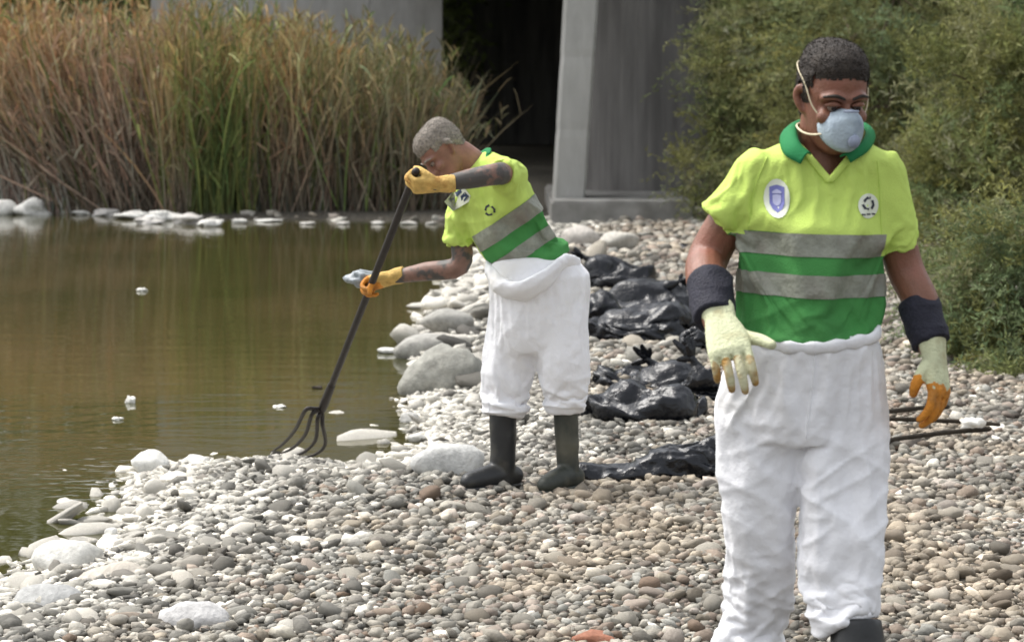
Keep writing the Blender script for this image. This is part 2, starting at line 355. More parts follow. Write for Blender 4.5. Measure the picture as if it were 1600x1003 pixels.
# ------------------------------------------------------------------ water line and terrain
WZ = -0.12
shore_px = [(-900, 1400), (-300, 1020), (-60, 968), (0, 915), (60, 880), (130, 868), (178, 850), (186, 800), (196, 772), (215, 748), (262, 728), (340, 727), (430, 716),
            (500, 722), (560, 732), (630, 716), (668, 694), (652, 655), (636, 622), (650, 590), (640, 545), (660, 505), (700, 445), (742, 402), (800, 374), (850, 355), (872, 347),
            (700, 346), (520, 344), (300, 341), (140, 336), (0, 328), (-400, 322), (-1500, 316)]
WP = np.array([list(gnd(px, py, WZ))[:2] for px, py in shore_px])
WP = np.vstack([WP, [(-60, 30), (-60, -4)]])
def sdist(X, Y):
    """signed distance to the water's edge: positive on land"""
    P = np.stack([X, Y], -1); best = np.full(X.shape, 1e9); inside = np.zeros(X.shape, bool)
    n = len(WP)
    for i in range(n):
        a = WP[i]; b = WP[(i + 1) % n]; ab = b - a
        t = np.clip(((P - a) @ ab) / (ab @ ab), 0, 1)
        d = np.linalg.norm(P - a - t[..., None] * ab, axis=-1); best = np.minimum(best, d)
        cond = (a[1] > Y) != (b[1] > Y)
        with np.errstate(divide='ignore', invalid='ignore'):
            xi = a[0] + (Y - a[1]) * (b[0] - a[0]) / (b[1] - a[1] if b[1] != a[1] else 1e-9)
        inside ^= cond & (X < xi)
    return np.where(inside, -best, best)
def gh(X, Y):
    X = np.asarray(X, float); Y = np.asarray(Y, float)
    s = sdist(X, Y)
    h = np.where(s > 0, 0.12 * (1 - np.exp(-s / 0.55)), np.maximum(s * 0.11, -0.8))
    h = h + 0.018 * np.sin(X * 2.1 + 0.7 * Y) * np.sin(Y * 1.7 - X) * np.clip(s, 0, 1)
    far = np.clip((Y - 44) / 30, 0, 1); h = h + np.where(s > 0, far * 1.0, 0)
    return WZ + h
def gz(x, y): return float(gh(np.array([x]), np.array([y]))[0])

xs = np.concatenate([np.linspace(-400, -40, 10)[:-1], np.linspace(-40, -6, 18)[:-1], np.linspace(-6, 8, 150)[:-1], np.linspace(8, 40, 16)[:-1], np.linspace(40, 400, 10)])
ys = np.concatenate([np.linspace(-60, 2, 8)[:-1], np.linspace(2, 18, 150)[:-1], np.linspace(18, 44, 70)[:-1], np.linspace(44, 120, 16)[:-1], np.linspace(120, 900, 10)])
GX, GY = np.meshgrid(xs, ys); GZ = gh(GX, GY)
nx, ny = len(xs), len(ys)
idx = np.arange(nx * ny).reshape(ny, nx)
quads = np.stack([idx[:-1, :-1], idx[:-1, 1:], idx[1:, 1:], idx[1:, :-1]], -1).reshape(-1, 4)
bank = link('river_bank', np_mesh(np.stack([GX, GY, GZ], -1).reshape(-1, 3), quads), M['ground'])
tag(bank, 'pebble covered river bank curving along the brown water', kind='structure')

tipg = gnd(445, 716, WZ)
FORK_TIP = (tipg.x, tipg.y, WZ)
shg = gnd(225, 735, WZ); SHALLOWS = (shg.x, shg.y, WZ)
M['water'] = water_mat()
wv = [(-60, -4, WZ), (8, -4, WZ), (8, 40, WZ), (-60, 40, WZ)]
water = link('river_water', np_mesh(wv, [(0, 1, 2, 3)]), M['water'], smooth=False)
tag(water, 'still murky olive brown river water with soft reflections', kind='structure')

# ------------------------------------------------------------------ bridge and walls behind
def boards(bm, x0, x1, y0, y1, z0, z1, n, axis='z', gap=0.012, jit=0.004):
    """a concrete block shuttered in boards: each board slightly proud of its joint"""
    for i in range(n):
        a = z0 + (z1 - z0) * i / n; b = z0 + (z1 - z0) * (i + 1) / n; j = random.uniform(0, jit)
        box(bm, ((x0 + x1) / 2, (y0 + y1) / 2, (a + b) / 2), (x1 - x0 + 2 * j, y1 - y0 + 2 * j, b - a - gap))
    box(bm, ((x0 + x1) / 2, (y0 + y1) / 2, (z0 + z1) / 2), (x1 - x0 - 0.012, y1 - y0 - 0.012, z1 - z0 - 0.002))
DECK_Z = 5.2
bridge = empty('bridge', (2.0, 34, 0), 'grey concrete bridge with a pale flat pier and dark round column above the river', 'bridge')
# pale flat pier, leaning slightly: wider at its foot
bm = bmesh.new()
YB = 32.4
lines = 44; prev_ = None
for i in range(lines + 1):
    z0 = 0.22 + (DECK_Z - 0.24) * i / lines; f0 = z0 / 3.3; e_ = (.006 if i % 9 == 0 else 0) + random.uniform(0, .0025)
    xl = at(863, 310, YB).x + (at(883, 310, YB).x - at(863, 310, YB).x) * f0 + e_; xr = at(913, 310, YB).x + (at(936, 310, YB).x - at(913, 310, YB).x) * f0 - e_
    c_ = .035; y0_ = YB + e_; y1_ = YB + 1.0
    cur_ = [bm.verts.new((x, y, z0)) for x, y in ((xl + c_, y0_), (xr - c_, y0_), (xr, y0_ + c_), (xr, y1_), (xl, y1_), (xl, y0_ + c_))]
    if prev_:
        for k in range(6): bm.faces.new((prev_[k], prev_[(k + 1) % 6], cur_[(k + 1) % 6], cur_[k]))
    prev_ = cur_
bm.faces.new(prev_)
bm2 = bmesh.new()
link('pale_pier', bm_mesh(bm), M['concrete'], bridge, smooth=False); bm2.free()
# dark round column built of staves (vertical shutter marks)
bm = bmesh.new()
CYc = Vector((at(1008, 300, 35.6).x, 35.9, 0)); RC = 0.98
ns = 56; prof = [RC - (0.010 if i % 4 == 0 else random.uniform(0, 0.006)) for i in range(ns * 2)]
lo = [bm.verts.new((CYc.x + r * math.cos(2 * PI * i / len(prof)), CYc.y + r * math.sin(2 * PI * i / len(prof)), 0.2)) for i, r in enumerate(prof)]
hi = [bm.verts.new((v.co.x, v.co.y, DECK_Z)) for v in lo]
for i in range(len(lo)):
    bm.faces.new((lo[i], lo[(i + 1) % len(lo)], hi[(i + 1) % len(lo)], hi[i]))
bm.faces.new(hi)
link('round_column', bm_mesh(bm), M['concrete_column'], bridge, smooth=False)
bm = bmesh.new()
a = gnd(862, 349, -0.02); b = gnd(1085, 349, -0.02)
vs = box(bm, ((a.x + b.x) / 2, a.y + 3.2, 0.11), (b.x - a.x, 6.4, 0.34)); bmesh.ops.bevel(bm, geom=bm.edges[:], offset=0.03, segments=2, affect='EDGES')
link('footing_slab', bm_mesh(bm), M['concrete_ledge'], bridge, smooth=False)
bm = bmesh.new()
box(bm, (14, 50, DECK_Z + 0.6), (33.2, 33.4, 1.2)); box(bm, (14, 33.1, DECK_Z + 1.55), (33.2, 0.3, 0.7))
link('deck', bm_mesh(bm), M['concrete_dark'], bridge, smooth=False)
bm = bmesh.new(); box(bm, (10, 60.3, 2.7), (25.6, 1.0, 5.4))
for i in range(12): box(bm, (-2.2 + i * 2.1, 59.75, 2.6), (0.28, 0.16, 5.2))
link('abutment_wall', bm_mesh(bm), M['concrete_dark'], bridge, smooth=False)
wall = empty('retaining_wall', (-4.6, 50, 0), 'pale grey concrete wall rising behind the tops of the reeds', 'wall')
for i in range(4):
    bm = bmesh.new(); box(bm, (-6.95 + i * 1.56, 50 + random.uniform(-.006, .006), 4.4), (1.553, 0.5, 9.2)); bmesh.ops.bevel(bm, geom=bm.edges[:], offset=0.006, segments=1, affect='EDGES')
    link('wall_panel', bm_mesh(bm), M['concrete'], wall, smooth=False)
bm = bmesh.new(); box(bm, (-4.6, 50, 9.12), (6.4, 0.7, 0.22)); link('coping', bm_mesh(bm), M['concrete'], wall, smooth=False)

# ------------------------------------------------------------------ foliage builders (numpy)
def blades(base, tip, width, bend, seg=4, gravity=0.0):
    """strips from base to tip (n,3); bend is a sideways bow; returns verts, quads"""
    n = len(base); t = np.linspace(0, 1, seg + 1)
    d = tip - base; L = np.linalg.norm(d, axis=1, keepdims=True)
    side = np.cross(d, np.array([0, 1.0, 0]) + rng.normal(0, .45, (n, 3))); side /= np.linalg.norm(side, axis=1, keepdims=True) + 1e-9
    V = np.zeros((n, seg + 1, 2, 3))
    for k, tk in enumerate(t):
        c = base + d * tk + bend * (tk ** 2)[..., None] if np.ndim(tk) else base + d * tk + bend * tk * tk
        c = c - np.array([0, 0, 1.0]) * gravity * L * max(tk - 0.45, 0) ** 2 * 2.0
        ww = width[:, None] * (0.75 + 0.5 * tk) * (1 - tk ** 3 * 0.92)
        V[:, k, 0] = c - side * ww / 2; V[:, k, 1] = c + side * ww / 2
    I = np.arange(n)[:, None] * (2 * (seg + 1)) + np.arange(seg)[None, :] * 2
    Q = np.stack([I, I + 1, I + 3, I + 2], -1).reshape(-1, 4)
    return V.reshape(-1, 3), Q, np.tile(np.repeat(t, 2), n)

def reed_clump(px0, px1, depth0, depth1, top, n, c_low, c_mid, c_top, label, lean=0.0, spread=0.3, plume=0.12, green=0.0):
    """a clump of reeds standing on the far bank between two picture columns"""
    y = rng.uniform(depth0, depth1, n); x0 = (px0 - 800) / F * y; x1 = (px1 - 800) / F * y
    x = x0 + (x1 - x0) * rng.uniform(-0.06, 1.06, n)
    s = sdist(x, y); y = np.where(s < 0.03, y + (0.1 - s), y)
    z = gh(x, y) - 0.03
    base = np.stack([x, y, z], -1)
    root = empty('reed_clump', (float(x.mean()), float(y.mean()), float(z.min())), label, 'reeds', 'reed clumps along the far bank')
    h = top * (0.42 + 0.66 * rng.beta(2.2, 1.6, n))
    dx = rng.normal(lean, spread, n); dy = rng.normal(-0.1, 0.25, n)
    tip = base + np.stack([dx * h * 0.5, dy * h * 0.4, h * np.sqrt(np.clip(1 - (0.4 * dx) ** 2, .3, 1))], -1)
    bend = np.stack([rng.normal(lean * 0.3, 0.22, n), rng.normal(-.05, 0.15, n), -np.abs(rng.normal(0, 0.12, n))], -1)
    def colour(n_, tt, rep, lo=c_low, mid=c_mid, hi=c_top):
        lo, mid, hi = map(np.array, (lo, mid, hi))
        t3 = tt[:, None]
        c = np.where(t3 < 0.5, lo + (mid - lo) * t3 * 2, mid + (hi - mid) * (t3 * 2 - 1))
        f = np.repeat(np.clip(rng.lognormal(0, 0.42, n_), 0.35, 2.2), rep)[:, None]
        hue = np.repeat(rng.normal(0, 0.09, n_), rep)[:, None]
        gr = np.repeat(rng.uniform(0, 1, n_) < green, rep)[:, None]
        c = np.where(gr, np.array([0.13, 0.17, 0.05]), c)
        c = (c * .9 + c.mean(1, keepdims=True) * .1) * np.array([1.3, 1.22, 1.12])
        return np.clip(c * f * (1 + hue * np.array([1, -0.4, -0.6])), 0.004, 0.6)
    V, Q, t = blades(base, tip, rng.uniform(0.012, 0.028, n), bend, 4)
    o = link('stalks', np_mesh(V, Q, colour(n, t, 10)), M['reed'], root); tag(o, kind='stuff')
    # long drooping leaves starting along the stalks
    k = int(n * 1.5); j = rng.integers(0, n, k); f = rng.uniform(0.15, 0.92, k)[:, None]
    b = base[j] + (tip[j] - base[j]) * f + bend[j] * f * f
    ang = rng.uniform(0, 2 * PI, k); ln = rng.uniform(0.35, 0.9, k)
    tp = b + np.stack([np.cos(ang) * ln * 0.5, np.sin(ang) * ln * 0.35, ln * rng.uniform(0.25, 0.95, k)], -1)
    V, Q, t = blades(b, tp, rng.uniform(0.014, 0.034, k), np.zeros((k, 3)), 4, gravity=0.55)
    ff = np.clip(np.repeat(f[:, 0], 10) + t * 0.2, 0, 1)
    o = link('leaves', np_mesh(V, Q, colour(k, ff, 10)), M['reed'], root); tag(o, kind='stuff')
    k = int(n * plume)
    if k:
        j = rng.choice(n, k, replace=False); m_ = 9
        b = np.repeat(tip[j] + bend[j], m_, 0) - np.array([0, 0, 1]) * rng.uniform(0, .3, k * m_)[:, None]
        tp = b + np.stack([rng.normal(lean * .1, .07, k * m_), rng.normal(0, .05, k * m_), rng.uniform(.08, .24, k * m_)], -1)
        V, Q, t = blades(b, tp, rng.uniform(0.014, 0.03, k * m_), np.zeros((k * m_, 3)), 2, gravity=0.3)
        o = link('plumes', np_mesh(V, Q, colour(k * m_, np.ones(len(V)), 6)), M['reed'], root); tag(o, kind='stuff')
    return root

GR = (0.17, 0.145, 0.125); DK = (0.12, 0.105, 0.085); TAN = (0.30, 0.245, 0.15); OR = (0.37, 0.235, 0.095); OL = (0.20, 0.195, 0.085); GN = (0.11, 0.15, 0.05); PK = (0.3, 0.2, 0.17)
reed_clump(-420, 70, 34.8, 37.4, 3.5, 2700, (.27, .235, .225), (.28, .225, .18), OR, 'orange topped reeds with grey purple stems at the left edge behind the white rock', green=.06, spread=.35)
reed_clump(40, 150, 35.0, 37.4, 3.35, 800, DK, (.24, .19, .145), (.33, .22, .12), 'tangled rusty brown reeds between the white rock and the dark hollow', green=.1, spread=.45)
reed_clump(130, 265, 35.2, 37.6, 3.25, 820, DK, (.24, .19, .155), (.32, .22, .15), 'reeds bent over a dark hollow above the long white rubble strip', spread=.75, green=.06)
reed_clump(250, 300, 34.9, 37.4, 3.3, 480, GR, (.27, .22, .12), (.33, .24, .11), 'upright straw coloured reeds on the left side of the green clump', green=.15)
reed_clump(295, 395, 34.9, 37.2, 3.3, 850, (.085, .11, .04), GN, (.28, .23, .10), 'upright green reed clump in the middle of the far bank', spread=.2, green=.5)
reed_clump(385, 470, 35.0, 37.4, 3.1, 720, DK, (.23, .18, .12), (.34, .23, .10), 'rust topped reed clump on the right side of the green clump', green=.1)
reed_clump(460, 560, 35.0, 37.4, 2.95, 800, DK, (.19, .16, .11), (.25, .225, .11), 'yellow olive reeds with fine brown stems under the pale wall', green=.14)
reed_clump(550, 640, 35.0, 37.4, 2.75, 750, DK, (.19, .165, .11), (.23, .21, .11), 'olive brown reeds behind the raised fork handle and grey haired head', lean=.05, spread=.4, green=.14)
reed_clump(632, 690, 35.0, 37.2, 2.15, 560, DK, (.18, .16, .11), (.23, .21, .13), 'last reeds leaning right into the dark under the bridge', lean=.1, spread=.36, green=.12)

def sprigs(cen, direction, length, m_, leaf_l, leaf_w, col):
    """feathery twigs: m_ narrow leaves along each"""
    n = len(cen)
    t = np.tile(np.linspace(0.05, 1, m_), n); I = np.repeat(np.arange(n), m_)
    p = cen[I] + direction[I] * (length[I] * t)[:, None]
    p[:, 2] -= 0.22 * length[I] * t ** 2
    ld = direction[I] * 0.55 + rng.normal(0, 0.6, (n * m_, 3)); ld /= np.linalg.norm(ld, axis=1, keepdims=True)
    L = leaf_l * rng.uniform(0.6, 1.3, n * m_)[:, None]
    side = np.cross(ld, rng.normal(0, 1, (n * m_, 3))); side /= np.linalg.norm(side, axis=1, keepdims=True) + 1e-9
    W = leaf_w * rng.uniform(0.7, 1.3, n * m_)[:, None]
    V = np.stack([p, p + ld * L * .45 + side * W, p + ld * L, p + ld * L * .45 - side * W], 1).reshape(-1, 3)
    Q = np.arange(len(V)).reshape(-1, 4)
    c = col[I] * np.clip(rng.lognormal(0, .2, n * m_), .5, 1.8)[:, None]
    return V, Q, np.repeat(c, 4, 0)

def tree(name, base, lobes, n, label, cat, group, col=(0.075, 0.085, 0.03), leaf=(0.095, 0.0085), m_=16, trunk_r=0.09, tw=0.5, tint=0.24, up=0.15):
    """trunk, limbs to each lobe, crown of feathery twigs spread through the lobes' volume; lobes: (centre, radii)"""
    base = Vector(base); root = empty(name, base, label, cat, group)
    bm = bmesh.new()
    mid = Vector(lobes[0][0]); low = base + Vector((0, 0, max(0.25 * (mid.z - base.z), 0.1)))
    tube(bm, [base - Vector((0, 0, .05)), low, (low + mid) / 2 + Vector((.05, 0, 0)), mid], [trunk_r, trunk_r * .8, trunk_r * .55, trunk_r * .25], 8, 3)
    link('trunk', bm_mesh(bm), M['bark'], root)
    bm = bmesh.new()
    for c, r in lobes[1:]:
        c = Vector(c); st = low + (mid - low) * random.uniform(.1, .5)
        tube(bm, [st, (st + c) / 2 + Vector((0, 0, .12)), c], [trunk_r * .45, trunk_r * .3, trunk_r * .12], 6, 3)
    for c, r in lobes:
        c = Vector(c)
        for _ in range(6):
            e_ = c + Vector([random.uniform(-1, 1) * r[i] * .8 for i in range(3)])
            tube(bm, [c, (c + e_) / 2 + Vector((0, 0, .05)), e_], [trunk_r * .16, trunk_r * .1, .006], 5, 2)
    link('limbs', bm_mesh(bm), M['bark'], root)
    vol = np.array([r[0] * r[1] * r[2] for _, r in lobes]) ** .75; vol /= vol.sum()
    cen = []; dr = []; cl = []
    for (c, r), f in zip(lobes, vol):
        k = int(n * f); d = rng.normal(0, 1, (k, 3)); d /= np.linalg.norm(d, axis=1, keepdims=True)
        # clumps on the lobe, with gaps between them
        nc = max(int(k / 26), 6); cd = rng.normal(0, 1, (nc, 3)); cd /= np.linalg.norm(cd, axis=1, keepdims=True)
        j = rng.integers(0, nc, k); dd = cd[j] + rng.normal(0, .22, (k, 3))
        rad = rng.uniform(.35, 1.0, k) ** .5
        p = np.array(c) + dd * np.array(r) * rad[:, None]
        tone = np.clip(rng.lognormal(0, tint, nc), .45, 2.0)[j] * np.clip(rng.lognormal(0, .15, k), .6, 1.6)
        yel = np.clip(rng.normal(0, .12, nc), -.2, .3)[j]
        cen.append(p); q = dd + rng.normal(0, .45, (k, 3)) + np.array([0, 0, up]); dr.append(q / np.linalg.norm(q, axis=1, keepdims=True))
        cl.append(np.array(col) * tone[:, None] * (1 + yel[:, None] * np.array([1.2, .4, -.6])))
    cen = np.vstack(cen); dr = np.vstack(dr); cl = np.clip(np.vstack(cl), .008, .25)
    cen[:, 2] = np.maximum(cen[:, 2], base.z + .02)
    V, Q, c4 = sprigs(cen, dr, tw * rng.uniform(.5, 1.2, len(cen)), m_, leaf[0], leaf[1], cl)
    o = link('crown', np_mesh(V, Q, c4), M['leaf'], root, smooth=False)
    return root

def lobe(px, py, Y, rx, ry, rz): return (tuple(at(px, py, Y)), (rx, ry, rz))
def gb(px, py, z=0.0):
    p = gnd(px, py, z); p.z = gz(p.x, p.y); return p
TG = 'green trees along the right bank'
b = gb(1160, 345); Yt = b.y
tree('willow_tree', b, [lobe(1215, 120, Yt, .95, .9, 1.0), lobe(1165, 225, Yt - .3, .72, .7, .5), lobe(1085, 272, Yt - .4, .36, .5, .2), lobe(1235, 20, Yt, 1.0, .9, .9), lobe(1185, 60, Yt + .2, .55, .7, .8),
     lobe(1180, -60, Yt + .2, .7, .7, .8), lobe(1220, 250, Yt - .2, .8, .7, .6)], 3400, 'olive green feathery tree whose branches reach over the bridge footing', 'tree', TG, (.225, .25, .095))
b = gb(1345, 372); Yt = b.y
tree('willow_tree', b, [lobe(1330, 60, Yt, .9, .9, 1.0), lobe(1390, 170, Yt, .8, .8, .9), lobe(1300, 230, Yt - .2, .8, .7, .6), lobe(1400, -10, Yt, .9, .9, .8), lobe(1420, 320, Yt - .2, .8, .7, .75), lobe(1330, 310, Yt, .7, .6, .5)],
     3200, 'darker green tree standing directly behind the masked man', 'tree', TG, (.18, .20, .082))
b = gb(1530, 430); Yt = b.y
tree('willow_tree', b, [lobe(1530, 150, Yt, .55, .6, .5), lobe(1545, 270, Yt - .2, .55, .6, .5), lobe(1500, 360, Yt - .1, .5, .5, .5), lobe(1590, 60, Yt, .5, .5, .55), lobe(1610, 330, Yt - .3, .6, .6, .6), lobe(1480, 260, Yt, .4, .5, .5), lobe(1610, 180, Yt - .2, .5, .5, .5)],
     4200, 'yellowish green tree with upright sprays at the right edge', 'tree', TG, (.225, .25, .09), leaf=(.075, .0075), tw=.38, up=.6)
b = gb(1590, 560); Yt = b.y
tree('willow_bush', b, [lobe(1585, 480, Yt, .38, .4, .36), lobe(1535, 430, Yt + .6, .36, .4, .3), lobe(1630, 390, Yt, .4, .4, .4), lobe(1600, 590, Yt - .5, .26, .4, .22), lobe(1615, 660, Yt - .9, .22, .3, .2), lobe(1530, 520, Yt - .1, .2, .3, .14), lobe(1565, 560, Yt - .2, .24, .3, .2), lobe(1500, 500, Yt + .3, .24, .3, .16)],
     3900, 'dark green bush trailing low onto the pebbles at the right edge', 'bush', TG, (.175, .20, .08), leaf=(.05, .006), tw=.26, up=-.1, trunk_r=.04)
b = gb(1450, 335); Yt = b.y + 3
tree('willow_tree', (b.x + .2, Yt, 0), [lobe(1450, 60, Yt, 1.3, 1, 1.2), lobe(1330, 0, Yt, 1.3, 1, 1.1), lobe(1560, 30, Yt, 1.4, 1, 1.2), lobe(1470, 230, Yt, 1.3, 1, 1), lobe(1600, 200, Yt, 1.3, 1, 1), lobe(1480, -120, Yt, 1.6, 1, 1.2), lobe(1340, 180, Yt, 1.2, 1, 1)],
     4200, 'dense dark tree filling the background at the upper right', 'tree', TG, (.10, .11, .05), leaf=(.13, .016), tw=.6)

# far wood behind the reeds: one mass
k = 26000
X = rng.uniform(-60, 40, k); Yw = rng.uniform(66, 78, k); H = (7.5 + 2.2 * np.sin(X * .35) + 1.3 * np.sin(X * .9 + 1)) * rng.uniform(.02, 1, k) ** .6
left = rng.uniform(0, 1, k) < .5
Xl = rng.uniform(-34, -1.0, k); Yl = rng.uniform(53, 60, k); Hl = (11.5 + 1.6 * np.sin(Xl * .8)) * rng.uniform(.02, 1, k) ** .6
cen = np.where(left[:, None], np.stack([Xl, Yl, Hl], -1), np.stack([X, Yw, H], -1))
dr = rng.normal(0, 1, (k, 3)); dr[:, 1] -= .5; dr /= np.linalg.norm(dr, axis=1, keepdims=True)
cl = np.array([.075, .095, .03]) * np.clip(rng.lognormal(0, .45, k), .35, 2.3)[:, None] * 1.35
V, Q, c4 = sprigs(cen, dr, rng.uniform(.5, 1.1, k), 6, .30, .07, cl)
tag(link('far_wood', np_mesh(V, Q, c4), M['leaf'], smooth=False), 'dense green wood far behind the reeds and bridge', 'wood', kind='stuff')
hx = np.linspace(-120, 120, 60); hy = np.linspace(70, 200, 20); HX, HY = np.meshgrid(hx, hy)
HZ = -1 + 12 * np.clip((HY - 74) / 40, 0, 1) ** .8 + 1.2 * np.sin(HX * .2) * np.clip((HY - 74) / 40, 0, 1)
idx = np.arange(HX.size).reshape(HX.shape); q = np.stack([idx[:-1, :-1], idx[:-1, 1:], idx[1:, 1:], idx[1:, :-1]], -1).reshape(-1, 4)
tag(link('hillside', np_mesh(np.stack([HX, HY, HZ], -1).reshape(-1, 3), q), M['hill']), 'dark wooded hillside behind the bridge', kind='structure')

# ------------------------------------------------------------------ stones
def ico(sub):
    bm = bmesh.new(); bmesh.ops.create_icosphere(bm, subdivisions=sub, radius=1)
    V = np.array([v.co for v in bm.verts]); Fc = np.array([[v.index for v in f.verts] for f in bm.faces]); bm.free(); return V, Fc
def stone_shape(sub, seed, rough=.42):
    V, Fc = ico(sub); r = np.random.default_rng(seed); off = r.uniform(0, 50, 3)
    V = np.array([np.array(v) * (1 + rough * mnoise.noise(Vector(v * 1.1 + off)) + rough * .4 * mnoise.noise(Vector(v * 2.6 + off))) for v in V])
    for _ in range(4):           # flattened sides, as on river cobbles
        d = r.normal(0, 1, 3); d /= np.linalg.norm(d); h = r.uniform(.68, .9); s = V @ d
        V = V - np.where(s > h, (s - h) * .8, 0)[:, None] * d
    return V, Fc
S1 = [stone_shape(1, i) for i in range(10)]; S2 = [stone_shape(2, i) for i in range(10)]; S0 = [ico(1) for _ in range(1)]
def stone_cols(n, s, x, y):
    """real stone colours: bleached by the water's edge, buff, pink grey and brown up the bank"""
    pal = np.array([(.44, .425, .385), (.37, .355, .32), (.29, .28, .255), (.37, .32, .285), (.41, .37, .31), (.31, .255, .215), (.21, .20, .18), (.33, .335, .32), (.46, .42, .39), (.24, .18, .14)])
    p = np.array([.16, .18, .14, .12, .11, .07, .07, .08, .05, .02])
    c = pal[rng.choice(len(pal), n, p=p)]
    edge = np.clip(1 - s / .75, 0, 1); edge2 = np.clip(1 - s / 1.7, 0, 1)
    farl = (y > 32) & (x / y * F + 800 > 390)
    wh = (rng.uniform(0, 1, n) < edge * .72 + edge2 * .22 + .04 + (y > 33) * .3) & ~(farl & (rng.uniform(0, 1, n) < .85))
    c = np.where(wh[:, None], np.array([.76, .75, .71]) * rng.uniform(.7, 1.1, n)[:, None], c)
    g_ = c.mean(1, keepdims=True)
    c = np.where(((edge2 > rng.uniform(.05, .6, n)) & (y < 32))[:, None] & (~wh[:, None]), (g_ * .8 + c * .2) * np.array([.92, .92, .88]) * rng.choice([.5, .9, 1.15, 1.3], n)[:, None], c)
    # ochre and rusty patches of dried silt here and there on the upper bank
    t = np.array([mnoise.noise(Vector((a * 1.1, b * .8, 3.3))) + .6 * mnoise.noise(Vector((a * 3.1, b * 2.3, 8.1))) for a, b in zip(x, y)])
    k = np.clip((t - .12) * 1.8, 0, .75) * np.clip(s - .5, 0, 1)
    c = c * (1 - k[:, None]) + c.mean(1, keepdims=True) * np.array([1.10, .95, .76]) * k[:, None]
    dk = np.clip((-t - .15) * 1.2, 0, .45) * np.clip(s - .3, 0, 1); c = c * (1 - dk[:, None])
    return c * np.clip(rng.lognormal(0, .22, n), .5, 1.5)[:, None] * np.array([.80, .77, .715])
def scatter(y0, y1, cell, rmin, rmax, smin=0.0, smax=99, prob=1.0, xlim=None):
    m_ = 1.12
    x0 = -800 / F * y1 * m_ - .3; x1 = 800 / F * y1 * m_ + .5
    gx = np.arange(x0, x1, cell); gy = np.arange(y0, y1, cell); X, Y = np.meshgrid(gx, gy)
    X = (X + rng.uniform(-.5, .5, X.shape) * cell).ravel(); Y = (Y + rng.uniform(-.5, .5, Y.shape) * cell).ravel()
    ok = (np.abs(X) < 800 / F * Y * m_ + .4) & (rng.uniform(0, 1, X.shape) < prob)
    X, Y = X[ok], Y[ok]; s = sdist(X, Y); ok = (s > smin) & (s < smax); X, Y, s = X[ok], Y[ok], s[ok]
    u = rng.uniform(0, 1, len(X)) ** 2.0
    return X, Y, s, rmin + (rmax - rmin) * u
sets = [scatter(5.6, 9.0, .032, .012, .032), scatter(5.6, 9.0, .07, .024, .05, prob=.5),
        scatter(9.0, 14.0, .044, .016, .038), scatter(9, 14, .10, .03, .058, prob=.45),
        scatter(14, 22, .075, .028, .06), scatter(14, 22, .2, .06, .11, prob=.35),
        scatter(22, 33.5, .12, .045, .085), scatter(22, 34, .35, .09, .16, prob=.3),
        scatter(6, 13.5, .10, .024, .06, smin=-.16, smax=.85, prob=.5), scatter(6, 13.5, .042, .014, .032, smin=-.1, smax=1.0, prob=.65), scatter(6.2, 13, .13, .05, .10, smin=-.5, smax=-.08, prob=.3),
        scatter(13.5, 34, .24, .07, .15, smin=-.1, smax=.5, prob=.5),
        scatter(33, 40, .17, .03, .12, smin=-.22, smax=.35, prob=.28)]
PX, PY, PS, PR = [np.concatenate([s[i] for s in sets]) for i in range(4)]
# keep right-hand far ground under the trees thinner, keep stones out of the boots
PZ = gh(PX, PY)
pc = stone_cols(len(PX), PS, PX, PY)
sc3 = np.stack([rng.uniform(.8, 1.35, len(PX)), rng.uniform(.7, 1.05, len(PX)), rng.uniform(.42, .72, len(PX))], -1) * PR[:, None]
fl_ = np.clip(1 - PS / .8, 0, 1) * (rng.uniform(0, 1, len(PX)) < .7)
sc3[:, 0] *= 1 + .55 * fl_; sc3[:, 2] *= 1 - .35 * fl_
zoff = sc3[:, 2] * rng.uniform(-.15, .75, len(PX)); rot = rng.uniform(0, 2 * PI, len(PX)); tl = rng.normal(0, .28, (len(PX), 2))
def rotm(a, t0, t1):
    ca, sa = np.cos(a), np.sin(a); R = np.zeros((len(a), 3, 3))
    Rz = np.zeros_like(R); Rz[:, 0, 0] = ca; Rz[:, 0, 1] = -sa; Rz[:, 1, 0] = sa; Rz[:, 1, 1] = ca; Rz[:, 2, 2] = 1
    c0, s0 = np.cos(t0), np.sin(t0); Rx = np.zeros_like(R); Rx[:, 0, 0] = 1; Rx[:, 1, 1] = c0; Rx[:, 1, 2] = -s0; Rx[:, 2, 1] = s0; Rx[:, 2, 2] = c0
    c1, s1 = np.cos(t1), np.sin(t1); Ry = np.zeros_like(R); Ry[:, 1, 1] = 1; Ry[:, 0, 0] = c1; Ry[:, 0, 2] = s1; Ry[:, 2, 0] = -s1; Ry[:, 2, 2] = c1
    return Rx @ Ry @ Rz
RM = rotm(rot, tl[:, 0], tl[:, 1])
